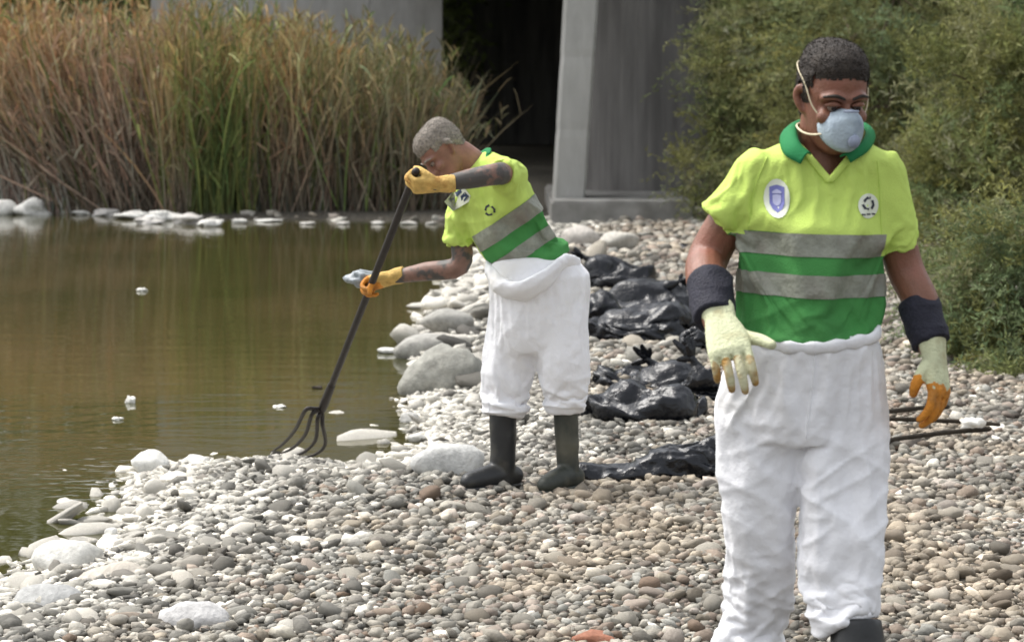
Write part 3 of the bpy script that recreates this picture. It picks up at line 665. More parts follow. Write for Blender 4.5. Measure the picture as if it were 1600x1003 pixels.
# what shows largest in the picture becomes a stone of its own
zc = PY * math.cos(TH) - (PZ - CAMZ) * math.sin(TH)
sx = 800 + F * PX / zc; sy = 501.5 - F * (PY * math.sin(TH) + (PZ - CAMZ) * math.cos(TH)) / zc
size = PR * F / zc
hid = ((sx > 1115) & (sx < 1385)) | ((sx > 905) & (sx < 1125) & (sy > 545) & (sy < 745))
inside = (sx > 5) & (sx < 1595) & (sy > 300) & (sy < 985) & ~hid
order = np.argsort(-np.where(inside, size, 0)); big = set(order[:285].tolist())
BIGME = []
for V, Fc in S2:
    me = np_mesh(V, Fc); me.name = 'stone'; me.materials.append(M['stone']); me.polygons.foreach_set('use_smooth', [True] * len(me.polygons)); BIGME.append(me)
for q_, i in enumerate(order[:285]):
    o = bpy.data.objects.new('stone', BIGME[q_ % len(BIGME)]); C.objects.link(o); o.parent = bank
    Mx = Matrix(RM[i].tolist()).to_4x4() @ Matrix.Diagonal((*sc3[i], 1)); o.matrix_basis = Matrix.Translation((PX[i], PY[i], PZ[i] + zoff[i])) @ Mx
    o.color = (*pc[i], 1); WL[o.name] = Vector((0, 0, 0))
rest = np.array([i for i in range(len(PX)) if i not in big])
VV, FF, CC = [], [], []; nv = 0
for (lo_, hi_, shapes) in ((0, 14, S1), (14, 99, [ (S1[k]) for k in range(5)])):
    sel = rest[(PY[rest] >= lo_) & (PY[rest] < hi_)]
    kind_ = rng.integers(0, len(shapes), len(sel))
    for k, (V, Fc) in enumerate(shapes):
        ii = sel[kind_ == k]
        if lo_ == 14:
            pass
        W_ = (V[None] * sc3[ii][:, None, :]) @ np.transpose(RM[ii], (0, 2, 1)) + np.stack([PX[ii], PY[ii], PZ[ii] + zoff[ii]], -1)[:, None, :]
        VV.append(W_.reshape(-1, 3)); FF.append((Fc[None] + (nv + np.arange(len(ii)) * len(V))[:, None, None]).reshape(-1, 3)); nv += len(ii) * len(V)
        CC.append(np.repeat(pc[ii], len(V), 0))
peb = link('pebbles', np_mesh(np.vstack(VV), np.vstack(FF), np.vstack(CC)), M['pebble'], bank); tag(peb, kind='stuff')

ORD = ['first', 'second', 'third', 'fourth', 'fifth', 'sixth', 'seventh', 'eighth', 'ninth']
ROCK_N = [0]
def rock(name, px, py, wpx, hpx, col, label, z=None, deep=1.0, rough=.3, rz=0.0, group=None, cat='rock', Y=None, sub=3):
    """a single rock whose foot shows at (px, py); wpx, hpx are its size there"""
    g = gnd(px, py, WZ if z is None else z)
    if Y: g = at(px, py, Y)
    s = F / g.y; w_ = wpx / s / 2; h_ = hpx / s
    ROCK_N[0] += 1
    V, Fc = stone_shape(sub, 100 + ROCK_N[0], rough)
    ca, sa = math.cos(rz), math.sin(rz)
    V = V * np.array([w_, w_ * .75 * deep, h_ * .62])
    V = np.stack([V[:, 0] * ca - V[:, 2] * sa, V[:, 1], V[:, 0] * sa + V[:, 2] * ca], -1)
    me = np_mesh(V, Fc); o = link(name, me, M['stone']); o.location = (g.x, g.y + w_ * .4 * deep, g.z + h_ * .36); o.color = (*col, 1); WL[o.name] = o.location.copy()
    return tag(o, label, cat, group)
W1 = (.66, .65, .61); G1 = (.36, .36, .35); G2 = (.27, .265, .25); B1 = (.30, .25, .20)
rock('boulder', 48, 336, 54, 24, W1, rough=.75, label= 'white boulder at the foot of the reeds near the left edge', cat='boulder')
rock('boulder', 6, 336, 38, 26, W1, 'low white boulder cut by the left edge beneath the reeds', cat='boulder')
for i, (px, py, w_, h_) in enumerate([(165, 338, 60, 14), (205, 342, 70, 17), (250, 345, 76, 19), (295, 350, 72, 18), (330, 354, 64, 14), (128, 336, 40, 9), (230, 350, 60, 12), (375, 349, 44, 8), (415, 347, 50, 6)]):
    rock('rubble_stone', px, py, w_ * .72, h_ * .8, W1 if i % 3 else (.5, .48, .45), ORD[sorted([165, 205, 250, 295, 330, 128, 230, 375, 415]).index(px)] + ' white stone from the left in the rubble strip below the reeds', rough=.75, group='white rubble below the reeds')
for k_, (px, w_) in enumerate(((480, 40), (535, 36), (590, 34), (640, 46), (672, 30))):
    rock('rubble_stone', px, 351, w_ * .6, 5, (.52, .5, .46), ORD[k_] + ' small pale stone from the left on the waterline under the brown reeds', rough=.7, group='pale stones on the far waterline')
rock('boulder', 700, 618, 130, 78, (.30, .295, .26), 'large slanting grey boulder at the waterline between fork and bending man', deep=.9, rz=.42, rough=.35, cat='boulder', sub=4)
rock('boulder', 655, 560, 96, 38, (.34, .33, .30), 'rounded grey rock at the waterline above the slanting boulder', cat='boulder', rz=.15)
rock('boulder', 700, 520, 90, 36, (.33, .32, .29), 'flat grey rock on the bank left of the bending man\'s hip', z=-.05, cat='boulder')
rock('stone', 608, 552, 40, 9, W1, 'thin pale stone poking out of the water beside the rounded rock')
rock('stone', 664, 580, 42, 10, (.55, .54, .5), 'flat pale stone in the water between the two grey rocks')
rock('stone', 640, 660, 34, 16, (.5, .49, .46), 'pale grey stone in dark water left of the bending man\'s boot')
rock('stone', 650, 690, 30, 12, (.55, .54, .5), 'flat light stone in dark water nearest the bending man\'s boot')
rock('stone', 232, 738, 60, 34, W1, 'bright white stone standing out of the rippled water')
rock('stone', 306, 734, 44, 24, W1, 'smaller white stone beside the bright one in the ripples')
rock('stone', 174, 838, 22, 14, (.75, .74, .7), 'tiny white stone alone in the dark green water')
rock('stone', 100, 905, 112, 62, (.55, .54, .50), 'rounded pale boulder at the water edge, lower left', cat='boulder')
rock('stone', 185, 935, 126, 52, (.46, .42, .36), 'pale stone with brown patches right of the rounded boulder')
rock('stone', 75, 968, 124, 54, G1, 'smooth dark grey oval stone at the lower left', rough=.18)
rock('stone', 30, 922, 44, 24, W1, 'small white stone at the water edge, far lower left')
rock('stone', 8, 985, 50, 30, W1, 'white stone cut by the left edge near the bottom')
rock('stone', 85, 1010, 80, 44, (.10, .09, .08), 'dark wet stone at the bottom edge in the lower left corner')
rock('stone', 190, 1015, 96, 62, B1, 'brown rounded stone at the bottom edge, lower left')
rock('stone', 300, 990, 110, 46, (.5, .49, .48), 'light grey flat stone near the bottom between brown stone and gravel', z=-.04)
rock('stone', 700, 748, 110, 56, (.50, .50, .48), 'pale rounded rock just left of the bending man\'s boots', z=-.04, cat='rock')
rock('stone', 930, 1012, 70, 26, (.30, .13, .08), 'reddish brown stone at the bottom edge beside the white trousers', z=0)
rock('stone', 905, 385, 60, 32, (.45, .42, .38), 'pale rock behind the bending man below the bridge footing', z=0)
rock('stone', 965, 388, 64, 26, (.45, .43, .38), 'flat pale rock beside the bin bags below the bridge footing', z=0)

# ------------------------------------------------------------------ people: shared builders
def hand(curl, spread=0.0, thumb_curl=.2, cuff=True, s=1.0):
    """right-hand glove: wrist at the origin, fingers along -Z, thumb towards +X, palm towards +Y"""
    bm = bmesh.new(); X, Yv = Vector((1, 0, 0)), Vector((0, 1, 0))
    rg = [((0, 0, .06), .035, .030), ((0, 0, .04), .036, .030), ((0, 0, .03), .038, .03), ((0, 0, 0), .034, .026), ((.002, 0, -.03), .042, .023), ((.002, 0, -.065), .047, .02), ((0, 0, -.092), .047, .0175), ((0, .002, -.105), .042, .012)]
    loft(bm, [(Vector(c), X, Yv, a, b) for c, a, b in (rg if cuff else rg[3:])], 20, 2.4)
    for x, z, L, r in ((.036, -.093, .076, .0106), (.0125, -.098, .086, .0108), (-.0125, -.096, .079, .0105), (-.036, -.088, .060, .0096)):
        p = Vector((x * .95, 0, z + .02)); pts = [p.copy()]; a = 0.0; p = Vector((x, 0, z)); pts.append(p.copy())
        cm = 1.0 + (.035 - x) * 5 * (1 if spread else 0)
        for k, seg in enumerate((.44, .32, .24)):
            a += (curl[k] if hasattr(curl, '__len__') else curl) * random.uniform(.92, 1.08) * cm
            d = Vector((x * 3.2 * spread, math.sin(a), -math.cos(a))); p = p + d * L * seg; pts.append(p.copy())
        tube(bm, pts, [r, r, r * .98, r * .92, r * .78], 10, 3)
    t = thumb_curl
    tube(bm, [(.018, .006, -.02), (.043, .014, -.045), (.060 - .02 * t, .018 + .028 * t, -.072), (.066 - .045 * t, .02 + .05 * t, -.096 + .01 * t)], [.017, .0155, .0135, .0105], 10, 3)
    bmesh.ops.scale(bm, vec=(s, s, s), verts=bm.verts)
    return bm
def glove(name, parent, wrist, zdir, thumb, curl, mats, mirror=False, s=1.0, voxel=.003, split='fingers', spread=0.0, thumb_curl=.2, tip=.088):
    """zdir points from the hand back along the forearm; thumb points to the thumb side"""
    bm = hand(curl, spread, thumb_curl, s=s)
    if mirror:
        bmesh.ops.scale(bm, vec=(-1, 1, 1), verts=bm.verts); bmesh.ops.reverse_faces(bm, faces=bm.faces)
    me = remesh(bm, voxel, 3)
    if split == 'fingers': fn = lambda c, n: 1 if (c.z < -tip * s + .022 * nz(c, 45) or (c.y > .012 and c.z < -tip * s + .03)) else 0
    else: fn = lambda c, n: 1 if c.y > .003 + .008 * nz(c, 50) and c.z < -.015 else 0
    split_mat(me, [], fn)
    Z = Vector(zdir).normalized(); Xd = Vector(thumb); Xd = (Xd - Z * Xd.dot(Z)).normalized()
    if mirror: Xd = -Xd
    Yd = Z.cross(Xd)
    me.transform(Matrix.Translation(wrist) @ Matrix((Xd, Yd, Z)).transposed().to_4x4())
    return link(name, me, mats, parent)

HEAD = [(.117, .022, -.03, .045), (.112, .045, -.052, .066), (.100, .06, -.072, .084), (.08, .0705, -.086, .096), (.05, .0765, -.096, .102), (.02, .078, -.099, .102), (0, .0755, -.094, .099),
        (-.03, .0715, -.093, .086), (-.06, .065, -.091, .064), (-.088, .056, -.089, .036), (-.108, .043, -.084, .004), (-.12, .026, -.073, -.02)]
def head_parts(bm, Mh):
    b = bmesh.new()
    loft(b, [((0, (f + k) / 2, z), Vector((1, 0, 0)), Vector((0, 1, 0)), w_, (k - f) / 2) for z, w_, f, k in reversed(HEAD)], 32, 2.25)
    tube(b, [(0, -.094, .008), (0, -.108, -.018), (0, -.121, -.038), (0, -.108, -.046)], [.009, .011, .0145, .012], 10, 3)
    ball(b, (.012, -.104, -.041), .0095, 2); ball(b, (-.012, -.104, -.041), .0095, 2)
    for s in (-1, 1):
        tube(b, [(.008 * s, -.097, .016), (.034 * s, -.094, .021), (.058 * s, -.076, .013)], [.009, .0105, .008], 8, 3)
        ball(b, (.042 * s, -.073, -.03), (.026, .022, .02), 2)
        tube(b, [(.075 * s, .0, -.035), (.085 * s, .008, -.02), (.09 * s, .016, .0), (.086 * s, .01, .018), (.077 * s, -.002, .014)], [.008, .009, .010, .009, .007], 8, 3)
    tube(b, [(-.024, -.09, -.066), (0, -.098, -.065), (.024, -.09, -.066)], [.007, .0085, .007], 8, 3)
    tube(b, [(-.02, -.09, -.078), (0, -.097, -.079), (.02, -.09, -.078)], [.006, .008, .006], 8, 3)
    b.transform(Mh)
    t = bpy.data.meshes.new('t'); b.to_mesh(t); b.free(); bm.from_mesh(t); bpy.data.meshes.remove(t)
def hair_shell(me_body, Mh, off, hairline):
    inv = Mh.inverted()
    def keep(c):
        l = inv @ c
        return l.length < .16 and l.z > hairline(l)
    def offs(c):
        l = inv @ c; e_ = min(max((l.z - hairline(l)) / .025, 0), 1)
        return .0015 + off * e_ * (1 + .18 * nz(c, 55) + .12 * nz(c, 120))
    sh = shell(me_body, keep, offs)
    # short fuzz so the outline is soft
    bm = bmesh.new(); bm.from_mesh(sh); bm.normal_update(); bm.faces.ensure_lookup_table()
    fs = bm.faces[:]
    for _ in range(5200):
        f = random.choice(fs); c = f.calc_center_median(); n = f.normal
        d = (n + Vector([random.gauss(0, .55) for _ in range(3)]) + Mh.to_3x3() @ Vector((0, .25, 0))).normalized(); L_ = random.uniform(.003, .0065)
        s = d.cross(Vector([random.gauss(0, 1) for _ in range(3)])).normalized() * .0012
        a = bm.verts.new(c - n * .001 + s); b = bm.verts.new(c - n * .001 - s); t = bm.verts.new(c + d * L_)
        bm.faces.new((a, b, t))
    bpy.data.meshes.remove(sh)
    return bm_mesh(bm)

# ------------------------------------------------------------------ the masked man walking towards the camera
NY = 5.42
def N(px, py, d=0.0): return at(px, py, NY + d)
X1, Y1 = Vector((1, 0, 0)), Vector((0, 1, 0))
p1 = N(1250, 1100); man = empty('person', (p1.x, NY, gz(p1.x, NY)), 'man in white face mask and yellow green polo shirt walking forward in white trousers', 'person')
Mh = Matrix.Translation(N(1300, 150, -.03)) @ Matrix.Rotation(math.radians(14), 4, 'Z') @ Matrix.Rotation(math.radians(15), 4, 'X') @ Matrix.Diagonal((.92, .97, 1.03, 1))
# arm joints
RS, RE, RW = N(1180, 280, .04), N(1107, 402, .06), N(1116, 492, -.12)
LS, LE, LW = N(1376, 268, .02), N(1414, 420, .05), N(1455, 545, -.04)
bm = bmesh.new(); head_parts(bm, Mh)
tube(bm, [Mh @ Vector((0, .025, -.05)), Mh @ Vector((0, .03, -.12)), N(1285, 262, .03), N(1280, 320, .02)], [.058, .058, .064, .08], 18, 3)
loft(bm, [(N(1270, y, .02), X1, Y1, h_, d_) for y, h_, d_ in ((258, .085, .05), (300, .13, .085), (400, .13, .09), (500, .13, .09), (590, .14, .09), (650, .12, .08))], 20)
tube(bm, [RS, (RS + RE) / 2 + Vector((-.004, .0, 0)), RE, (RE + RW) / 2 + Vector((-.012, 0, .01)), RW, RW + (RW - RE) * .1], [.05, .049, .05, .048, .033, .03], 16, 4)
tube(bm, [LS, (LS + LE) / 2, LE, (LE + LW) / 2 + Vector((.008, 0, .012)), LW, LW + (LW - LE) * .02], [.046, .045, .045, .043, .030, .024], 16, 4)
for hx_, fx, fd in ((1190, 1172, .18), (1312, 1322, -.2)):
    tube(bm, [N(hx_, 620, .02), N((hx_ + fx) / 2, 780, .03 if fd > 0 else -.04), N(fx + (10 if fd < 0 else 0), 920, fd * .52), N(fx + (14 if fd < 0 else 0), 1040, fd * .72)], [.088, .07, .045, .022], 12, 3)
me = remesh(bm, .0042, 4)
# eye sockets pressed in under the brows
inv = Mh.inverted(); R3 = Mh.to_3x3()
for v in me.vertices:
    l = inv @ v.co
    if l.length < .14 and l.y < -.05:
        for s in (-1, 1):
            d = math.hypot((l.x - .033 * s) / .022, (l.z + .004) / .013)
            if d < 1.4: v.co += R3 @ Vector((0, .011 * math.exp(-d * d * 1.2), 0))
body = link('body', me, M['skin'], man)
hl = lambda l: (.062 - .012 * abs(l.x) / .07) if l.y < -.045 else ((.062 - (l.y + .045) / .04 * .085) if l.y < -.005 else (-.022 - min((l.y + .005) * .7, .045)))
def hairline1(l):
    if abs(l.x) > .0795 and l.z < .04: return 9
    j_ = .004 * nz(l, 130) + .004 * nz(l, 50)
    if abs(l.x) > .05 and -.042 < l.y < .012: return j_ + (-.012 if l.y > -.028 else .03)
    return hl(l) + j_
link('hair', hair_shell(me, Mh, .006, hairline1), M['hair_dark'], man)
for s in (-1, 1):
    bm = bmesh.new(); ball(bm, (0, 0, 0), .0118, 3); e_me = bm_mesh(bm); e_me.transform(Mh @ Matrix.Translation((.033 * s, -.0835, -.004)))
    e = link('eye', e_me, M['eye'], man)
    bm = bmesh.new(); ball(bm, (0, 0, 0), (.0066, .003, .0064), 2); i_me = bm_mesh(bm); i_me.transform(Mh @ Matrix.Translation((.033 * s, -.0945, -.006))); link('iris', i_me, M['iris'], e)
    bm = bmesh.new(); tube(bm, [(.012 * s, -.1055, .018), (.034 * s, -.104, .025), (.058 * s, -.084, .018)], [.003, .0042, .0025], 8, 3, flat=1.6)
    b_me = bm_mesh(bm); b_me.transform(Mh); link('eyebrow', b_me, M['brow'], man)
    bm = bmesh.new(); tube(bm, [(.016 * s, -.094, .001), (.033 * s, -.0965, .0045), (.051 * s, -.086, .0)], [.003, .0062, .003], 8, 3)
    b_me = bm_mesh(bm); b_me.transform(Mh); link('eyelid', b_me, M['skin'], man)
# respirator
bm = bmesh.new(); nr, na = 9, 28; rows = []
for i in range(nr + 1):
    t = i / nr; r_ = math.sin(t * PI / 2) ** .8; row = []
    for k in range(na):
        a = 2 * PI * k / na; x = math.cos(a) * .057 * r_; z = math.sin(a) * (.052 if math.sin(a) < 0 else .05) * r_ * (1 - .18 * max(math.sin(a), 0) * abs(math.cos(a)))
        row.append(bm.verts.new((x, -.098 - .05 * math.cos(t * PI / 2) ** .9 + .045 * (x / .057) ** 2 * .8 + .004 * math.sin(8 * t), -.052 + z)))
    rows.append(row)
for i in range(nr):
    for k in range(na): bm.faces.new((rows[i][k], rows[i][(k + 1) % na], rows[i + 1][(k + 1) % na], rows[i + 1][k]))
bmesh.ops.remove_doubles(bm, verts=bm.verts, dist=1e-5); bmesh.ops.recalc_face_normals(bm, faces=bm.faces)
bmesh.ops.solidify(bm, geom=bm.faces[:], thickness=.003)
mk = bm_mesh(bm); mk.transform(Mh); mask = link('face_mask', mk, M['mask'], man)
bm = bmesh.new(); bmesh.ops.create_cone(bm, cap_ends=True, segments=20, radius1=.017, radius2=.014, depth=.012, matrix=Matrix.Translation((.008, -.148, -.068)) @ Matrix.Rotation(PI / 2, 4, 'X'))
bmesh.ops.bevel(bm, geom=bm.edges[:], offset=.002, segments=2, affect='EDGES'); v_ = bm_mesh(bm); v_.transform(Mh); link('valve', v_, M['valve'], mask)
bm = bmesh.new(); tube(bm, [(-.018, -.128, -.004), (0, -.137, -.002), (.018, -.128, -.004)], [.0028, .003, .0028], 8, 3); v_ = bm_mesh(bm); v_.transform(Mh); link('nose_clip', v_, M['valve'], mask)
for s in (-1, 1):
    bm = bmesh.new()
    tube(bm, [(.054 * s, -.078, -.034), (.074 * s, -.052, -.008), (.083 * s, -.02, .03), (.0845 * s, .03, .052), (.06 * s, .092, .058), (0, .118, .058)], [.0019] * 6, 8, 4, flat=1.5)
    v_ = bm_mesh(bm); v_.transform(Mh); link('strap', v_, M['strap'], mask)
    bm = bmesh.new()
    tube(bm, [(.052 * s, -.08, -.068), (.066 * s, -.045, -.078), (.073 * s, .0, -.082), (.062 * s, .055, -.08), (0, .085, -.078)], [.0019] * 5, 8, 4, flat=1.5)
    v_ = bm_mesh(bm); v_.transform(Mh); link('strap', v_, M['strap'], mask)

# shirt torso
def srow(y, xl, xr, d_, dd=.02): return (N((xl + xr) / 2, y, dd), X1, Y1, (xr - xl) / 2 / 665, d_)
bm = bmesh.new()
loft(bm, [srow(218, 1240, 1340, .062, .04), srow(226, 1215, 1362, .074, .035), srow(240, 1182, 1386, .088, .03), srow(262, 1172, 1394, .104, .025), srow(300, 1166, 1384, .122), srow(340, 1162, 1378, .13), srow(380, 1158, 1375, .135),
          srow(430, 1150, 1375, .136), srow(480, 1145, 1376, .14), srow(515, 1150, 1373, .142), srow(545, 1160, 1365, .135), srow(560, 1170, 1358, .125)], 40, 2.35)
tube(bm, [N(1205, 268, .025), N(1183, 282, .025), N(1155, 310, .025), N(1121, 346, .03)], [.074, .072, .066, .072], 22, 5, round_ends=False)
tube(bm, [N(1360, 262, .025), N(1378, 290, .025), N(1390, 335, .025), N(1402, 389, .03)], [.074, .060, .051, .046], 22, 5, round_ends=False)
me = remesh(bm, .0095, 6)
y_of = lambda p: (N(0, 0).z - p.z) * 665
me = finer(drape(me, lambda p: 1.0 if y_of(p) < 250 or y_of(p) > 530 else (.5 if (p.x < N(1135, 330).x and y_of(p) > 325) or (p.x > N(1382, 380).x and y_of(p) > 378) else 0.0), body.data, frames=12, grow=.06, gravity=.5, bend=.02, dist=.006, rest=(1, 1, 1.08)))
zs = lambda y: N(1265, y).z
Hd = zs(362) - zs(1003)
def shirt_fold(p):
    y = (zs(0) - p.z) * 665; x = (p.x - N(1265, 400).x)
    w_ = min(max((y - 400) / 90, 0), 1); up = min(max((430 - y) / 120, 0), 1)
    d = .004 * w_ * ridges(Vector((p.x * 3.2 + 4, p.y * 3, p.z * 15 + p.x * 5 * (1 if x > 0 else -1))))
    d += .002 * (1 - up) * ridges(Vector((p.x * 5, p.y * 5, p.z * 9 + p.x * 8)), 2.2)
    # pulls from the armpits towards the chest, slack over the shoulders
    s_ = 1 if x > 0 else -1
    d += .004 * up * ridges(Vector(((p.x * 7 + p.z * 6 * s_), p.y * 3, (p.z * 2.5 - p.x * 2 * s_) + 7)), 2.2) * min(abs(x) / .12, 1)
    return d + .0015 * nz(p, 24) - .001
displace(me, shirt_fold)
tilt = Vector((.03, 0, 1)).normalized()
bl = [zs(362), zs(397), zs(425), zs(460)]
cx_ = N(1265, 400).x
lev = lambda c: c.z + .03 * (c.x - cx_)
planes = [(Vector((cx_, 0, z)), tilt) for z in bl]
# neck opening: V cut from the collar to the placket
vz, vx = zs(276), N(1290, 276).x
def vneck(c):
    if c.y > NY + .02: return c.z > zs(224) 
    return c.z > vz + abs(c.x - vx) * 1.18
planes += [(Vector((vx, 0, vz)), Vector((1.18, 0, -1)).normalized()), (Vector((vx, 0, vz)), Vector((-1.18, 0, -1)).normalized())]
xl_, xr_ = N(1163, 380).x, N(1371, 380).x
al, ar = Vector((.93, 0, .36)), Vector((.985, 0, -.17))
pl_, pr_ = Vector((N(1160, 355).x, 0, zs(355))), Vector((N(1379, 375).x, 0, zs(375)))
on_l = lambda c: (c - pl_).dot(al) < 0 and c.z > zs(364)
on_r = lambda c: (c - pr_).dot(ar) > 0 and c.z > zs(400)
planes += [(pl_, al), (pr_, ar)]
split_mat(me, planes, lambda c, n: 0 if lev(c) > bl[0] or on_l(c) or on_r(c) else 1)
bvh1 = BVHTree.FromPolygons([v.co for v in me.vertices], [p.vertices[:] for p in me.polygons])
bm = bmesh.new(); bm.from_mesh(me)
bmesh.ops.delete(bm, geom=[f for f in bm.faces if vneck(f.calc_center_median())], context='FACES'); bm.to_mesh(me); bm.free()
bands = [shell(me, lambda c: bl[i + 1] < lev(c) < bl[i] and not on_l(c) and not on_r(c), .0025) for i in (0, 2)]
sl_me = [shell(me, f_, 0.0) for f_ in (on_l, on_r)]
bm = bmesh.new(); bm.from_mesh(me)
bmesh.ops.delete(bm, geom=[f for f in bm.faces if on_l(f.calc_center_median()) or on_r(f.calc_center_median())], context='FACES'); bm.to_mesh(me); bm.free()
shirt = link('shirt', me, [M['yellow'], M['green']], man)
for b_ in bands:
    b_.materials.clear(); link('reflective_band', b_, M['band'], shirt)
for b_ in sl_me:
    b_.materials.clear(); link('sleeve', b_, M['yellow'], shirt)
# sleeves
def sleeve(name, pts, rad, parent, vox=.0065, seed=0, m=None):
    bm = bmesh.new(); tube(bm, pts, rad, 22, 5, round_ends=False)
    ball(bm, pts[0], rad[0] * .98, 3)
    m_ = remesh(bm, vox, 6)
    displace(m_, lambda p: .007 * nz(p, 11, seed) + .004 * math.sin(60 * (p.z + p.x * .6) + 4 * nz(p, 6, seed)) * max(nz(p, 6, seed + 4), 0) * 1.5)
    return link(name, m_, m or M['yellow'], parent)
# hems of the sleeves
def hem(p, d, r, parent, m, w_=.014, fl=1.0):
    bm = bmesh.new(); d = Vector(d).normalized(); u = d.cross(Vector((0, 1, 0))).normalized(); v = d.cross(u)
    rg = [(Vector(p) + d * t, u, v, r + o_, (r + o_) * fl) for t, o_ in ((-w_, 0), (-w_, .003), (0, .003), (0, -.002))]
    loft(bm, rg, 28, 2.0, False); bmesh.ops.recalc_face_normals(bm, faces=bm.faces)
    return link('hem', bm_mesh(bm), m, parent)
# collar flaps: strips round the neck, folded down
def flap(pts_in, pts_out, th, name, m, parent):
    bm = bmesh.new(); a = spline(pts_in, 5); b = spline(pts_out, 5); rows = []
    for t in (0, .33, .66, 1.0):
        rows.append([bm.verts.new(p + (q - p) * t + Vector((0, -.008 * math.sin(t * PI), .012 * math.sin(t * PI)))) for p, q in zip(a, b)])
    for r0, r1 in zip(rows, rows[1:]):
        for i in range(len(r0) - 1): bm.faces.new((r0[i], r0[i + 1], r1[i + 1], r1[i]))
    bmesh.ops.recalc_face_normals(bm, faces=bm.faces); bmesh.ops.solidify(bm, geom=bm.faces[:], thickness=th)
    bmesh.ops.subdivide_edges(bm, edges=bm.edges[:], cuts=1, use_grid_fill=True, smooth=.3)
    return link(name, bm_mesh(bm), m, parent)
flap([N(1268, 240, -.075), N(1250, 222, -.055), N(1246, 196, .03), N(1265, 186, .10)], [N(1250, 256, -.092), N(1224, 240, -.05), N(1219, 212, .045), N(1240, 200, .13)], .004, 'collar', M['collar'], shirt)
flap([N(1312, 244, -.08), N(1340, 228, -.055), N(1352, 204, .03), N(1330, 188, .10)], [N(1330, 254, -.095), N(1358, 235, -.05), N(1368, 211, .045), N(1350, 198, .13)], .004, 'collar', M['collar'], shirt)
flap([N(1265, 187, .10), N(1290, 180, .118), N(1330, 188, .10)], [N(1240, 200, .13), N(1292, 198, .145), N(1350, 198, .13)], .004, 'collar', M['collar'], shirt)
# yellow placket edging of the V neck
for s in (-1, 1):
    bm = bmesh.new(); pl = []
    for t in np.linspace(0, 1, 9):
        x = vx + s * t * .066; z = vz + t * .078
        h = bvh1.ray_cast(Vector((x + s * .004, NY - .5, z - .004)), Vector((0, 1, 0)))
        pl.append((h[0] if h[0] is not None else Vector((x, NY - .10, z))) + Vector((0, -.004, 0)))
    tube(bm, pl, [.0085] * 9, 8, 1, flat=.45, flatdir=(0, 1, 0)); link('placket', bm_mesh(bm), M['yellow'], shirt)
# printed crest and recycling sign
fr = (N(1217, 311, -.1), Vector((1, 0, 0)), Vector((0, 0, 1)), Vector((0, 1, 0)))
crest = decal('crest', oval(0, 0, .029, .045), fr, bvh1, M['patch_white'], shirt)
q = 1 / 665
shield = [(-.0165, .026), (-.008, .029), (0, .031), (.008, .029), (.0165, .026), (.0165, .005), (.016, -.012), (.010, -.025), (0, -.033), (-.010, -.025), (-.016, -.012), (-.0165, .005)]
decal('shield', shield, fr, bvh1, M['patch_blue'], crest, .0045)
decal('shield_panel', [(x * .55, y * .42 - .004) for x, y in shield], fr, bvh1, M['patch_pale'], crest, .006)
decal('crown_mark', [(-.011, .014), (-.006, .018), (0, .021), (.006, .018), (.011, .014), (.009, .011), (-.009, .011)], fr, bvh1, M['patch_pale'], crest, .006)
fr = (N(1361, 323, -.1), Vector((1, 0, 0)), Vector((0, 0, 1)), Vector((0, 1, 0)))
rec = decal('recycling_badge', oval(0, 0, .026, .029), fr, bvh1, M['patch_white'], shirt)
for k in range(3):
    a0 = PI / 2 + k * 2 * PI / 3
    def rot2(x, y, a=a0): return (x * math.cos(a) - y * math.sin(a), x * math.sin(a) + y * math.cos(a) + .005)
    decal('arrow', [rot2(*p) for p in ((.0165, -.007), (.0165, .004), (.0105, .0035), (.0105, -.006))], fr, bvh1, M['print_black'], rec, .0045)
    decal('arrow', [rot2(*p) for p in ((.0165, .004), (.008, .0135), (.0025, .010), (.0105, .0035))], fr, bvh1, M['print_black'], rec, .0045)
for x, w_ in ((-.014, .010), (0, .012), (.0135, .009)):
    decal('lettering', [(x - w_ / 2, -.017), (x + w_ / 2, -.018), (x + w_ / 2, -.0215), (x - w_ / 2, -.0205)], fr, bvh1, M['print_black'], rec, .0045)

# trousers
bm = bmesh.new()
def trow(y, xl, xr, d_, dd=.02): return (N((xl + xr) / 2, y, dd), X1, Y1, (xr - xl) / 2 / 665, d_)
loft(bm, [trow(519, 1166, 1360, .132), trow(526, 1152, 1370, .148), trow(545, 1140, 1375, .155), trow(580, 1126, 1379, .158), trow(620, 1121, 1382, .155), trow(650, 1122, 1384, .145), trow(675, 1128, 1384, .12)], 40, 2.4)
tube(bm, [N(1188, 610, .02), N(1187, 700, .02), N(1187, 780, .03), N(1186, 850, .06), N(1178, 930, .1), N(1168, 1000, .13), N(1166, 1050, .14)], [.098, .093, .087, .082, .082, .091, .088], 28, 4, round_ends=False)
tube(bm, [N(1314, 610, .02), N(1319, 690, -.01), N(1319, 760, -.04), N(1313, 840, -.06), N(1312, 900, -.08), N(1320, 950, -.10), N(1330, 972, -.11)], [.099, .1, .1, .094, .093, .091, .082], 28, 4, round_ends=False)
me = remesh(bm, .0105, 4)
xm_ = N(1250, 700).x
y_of = lambda p: (zs(0) - p.z) * 665
me = finer(drape(me, lambda p: 1.0 if y_of(p) < 545 or (p.x < xm_ and y_of(p) > 1030) or (p.x > xm_ and y_of(p) > 955) else 0.0, body.data, frames=12, grow=.045, gravity=.25, bend=.02, rest=(1, 1, 1.06)))
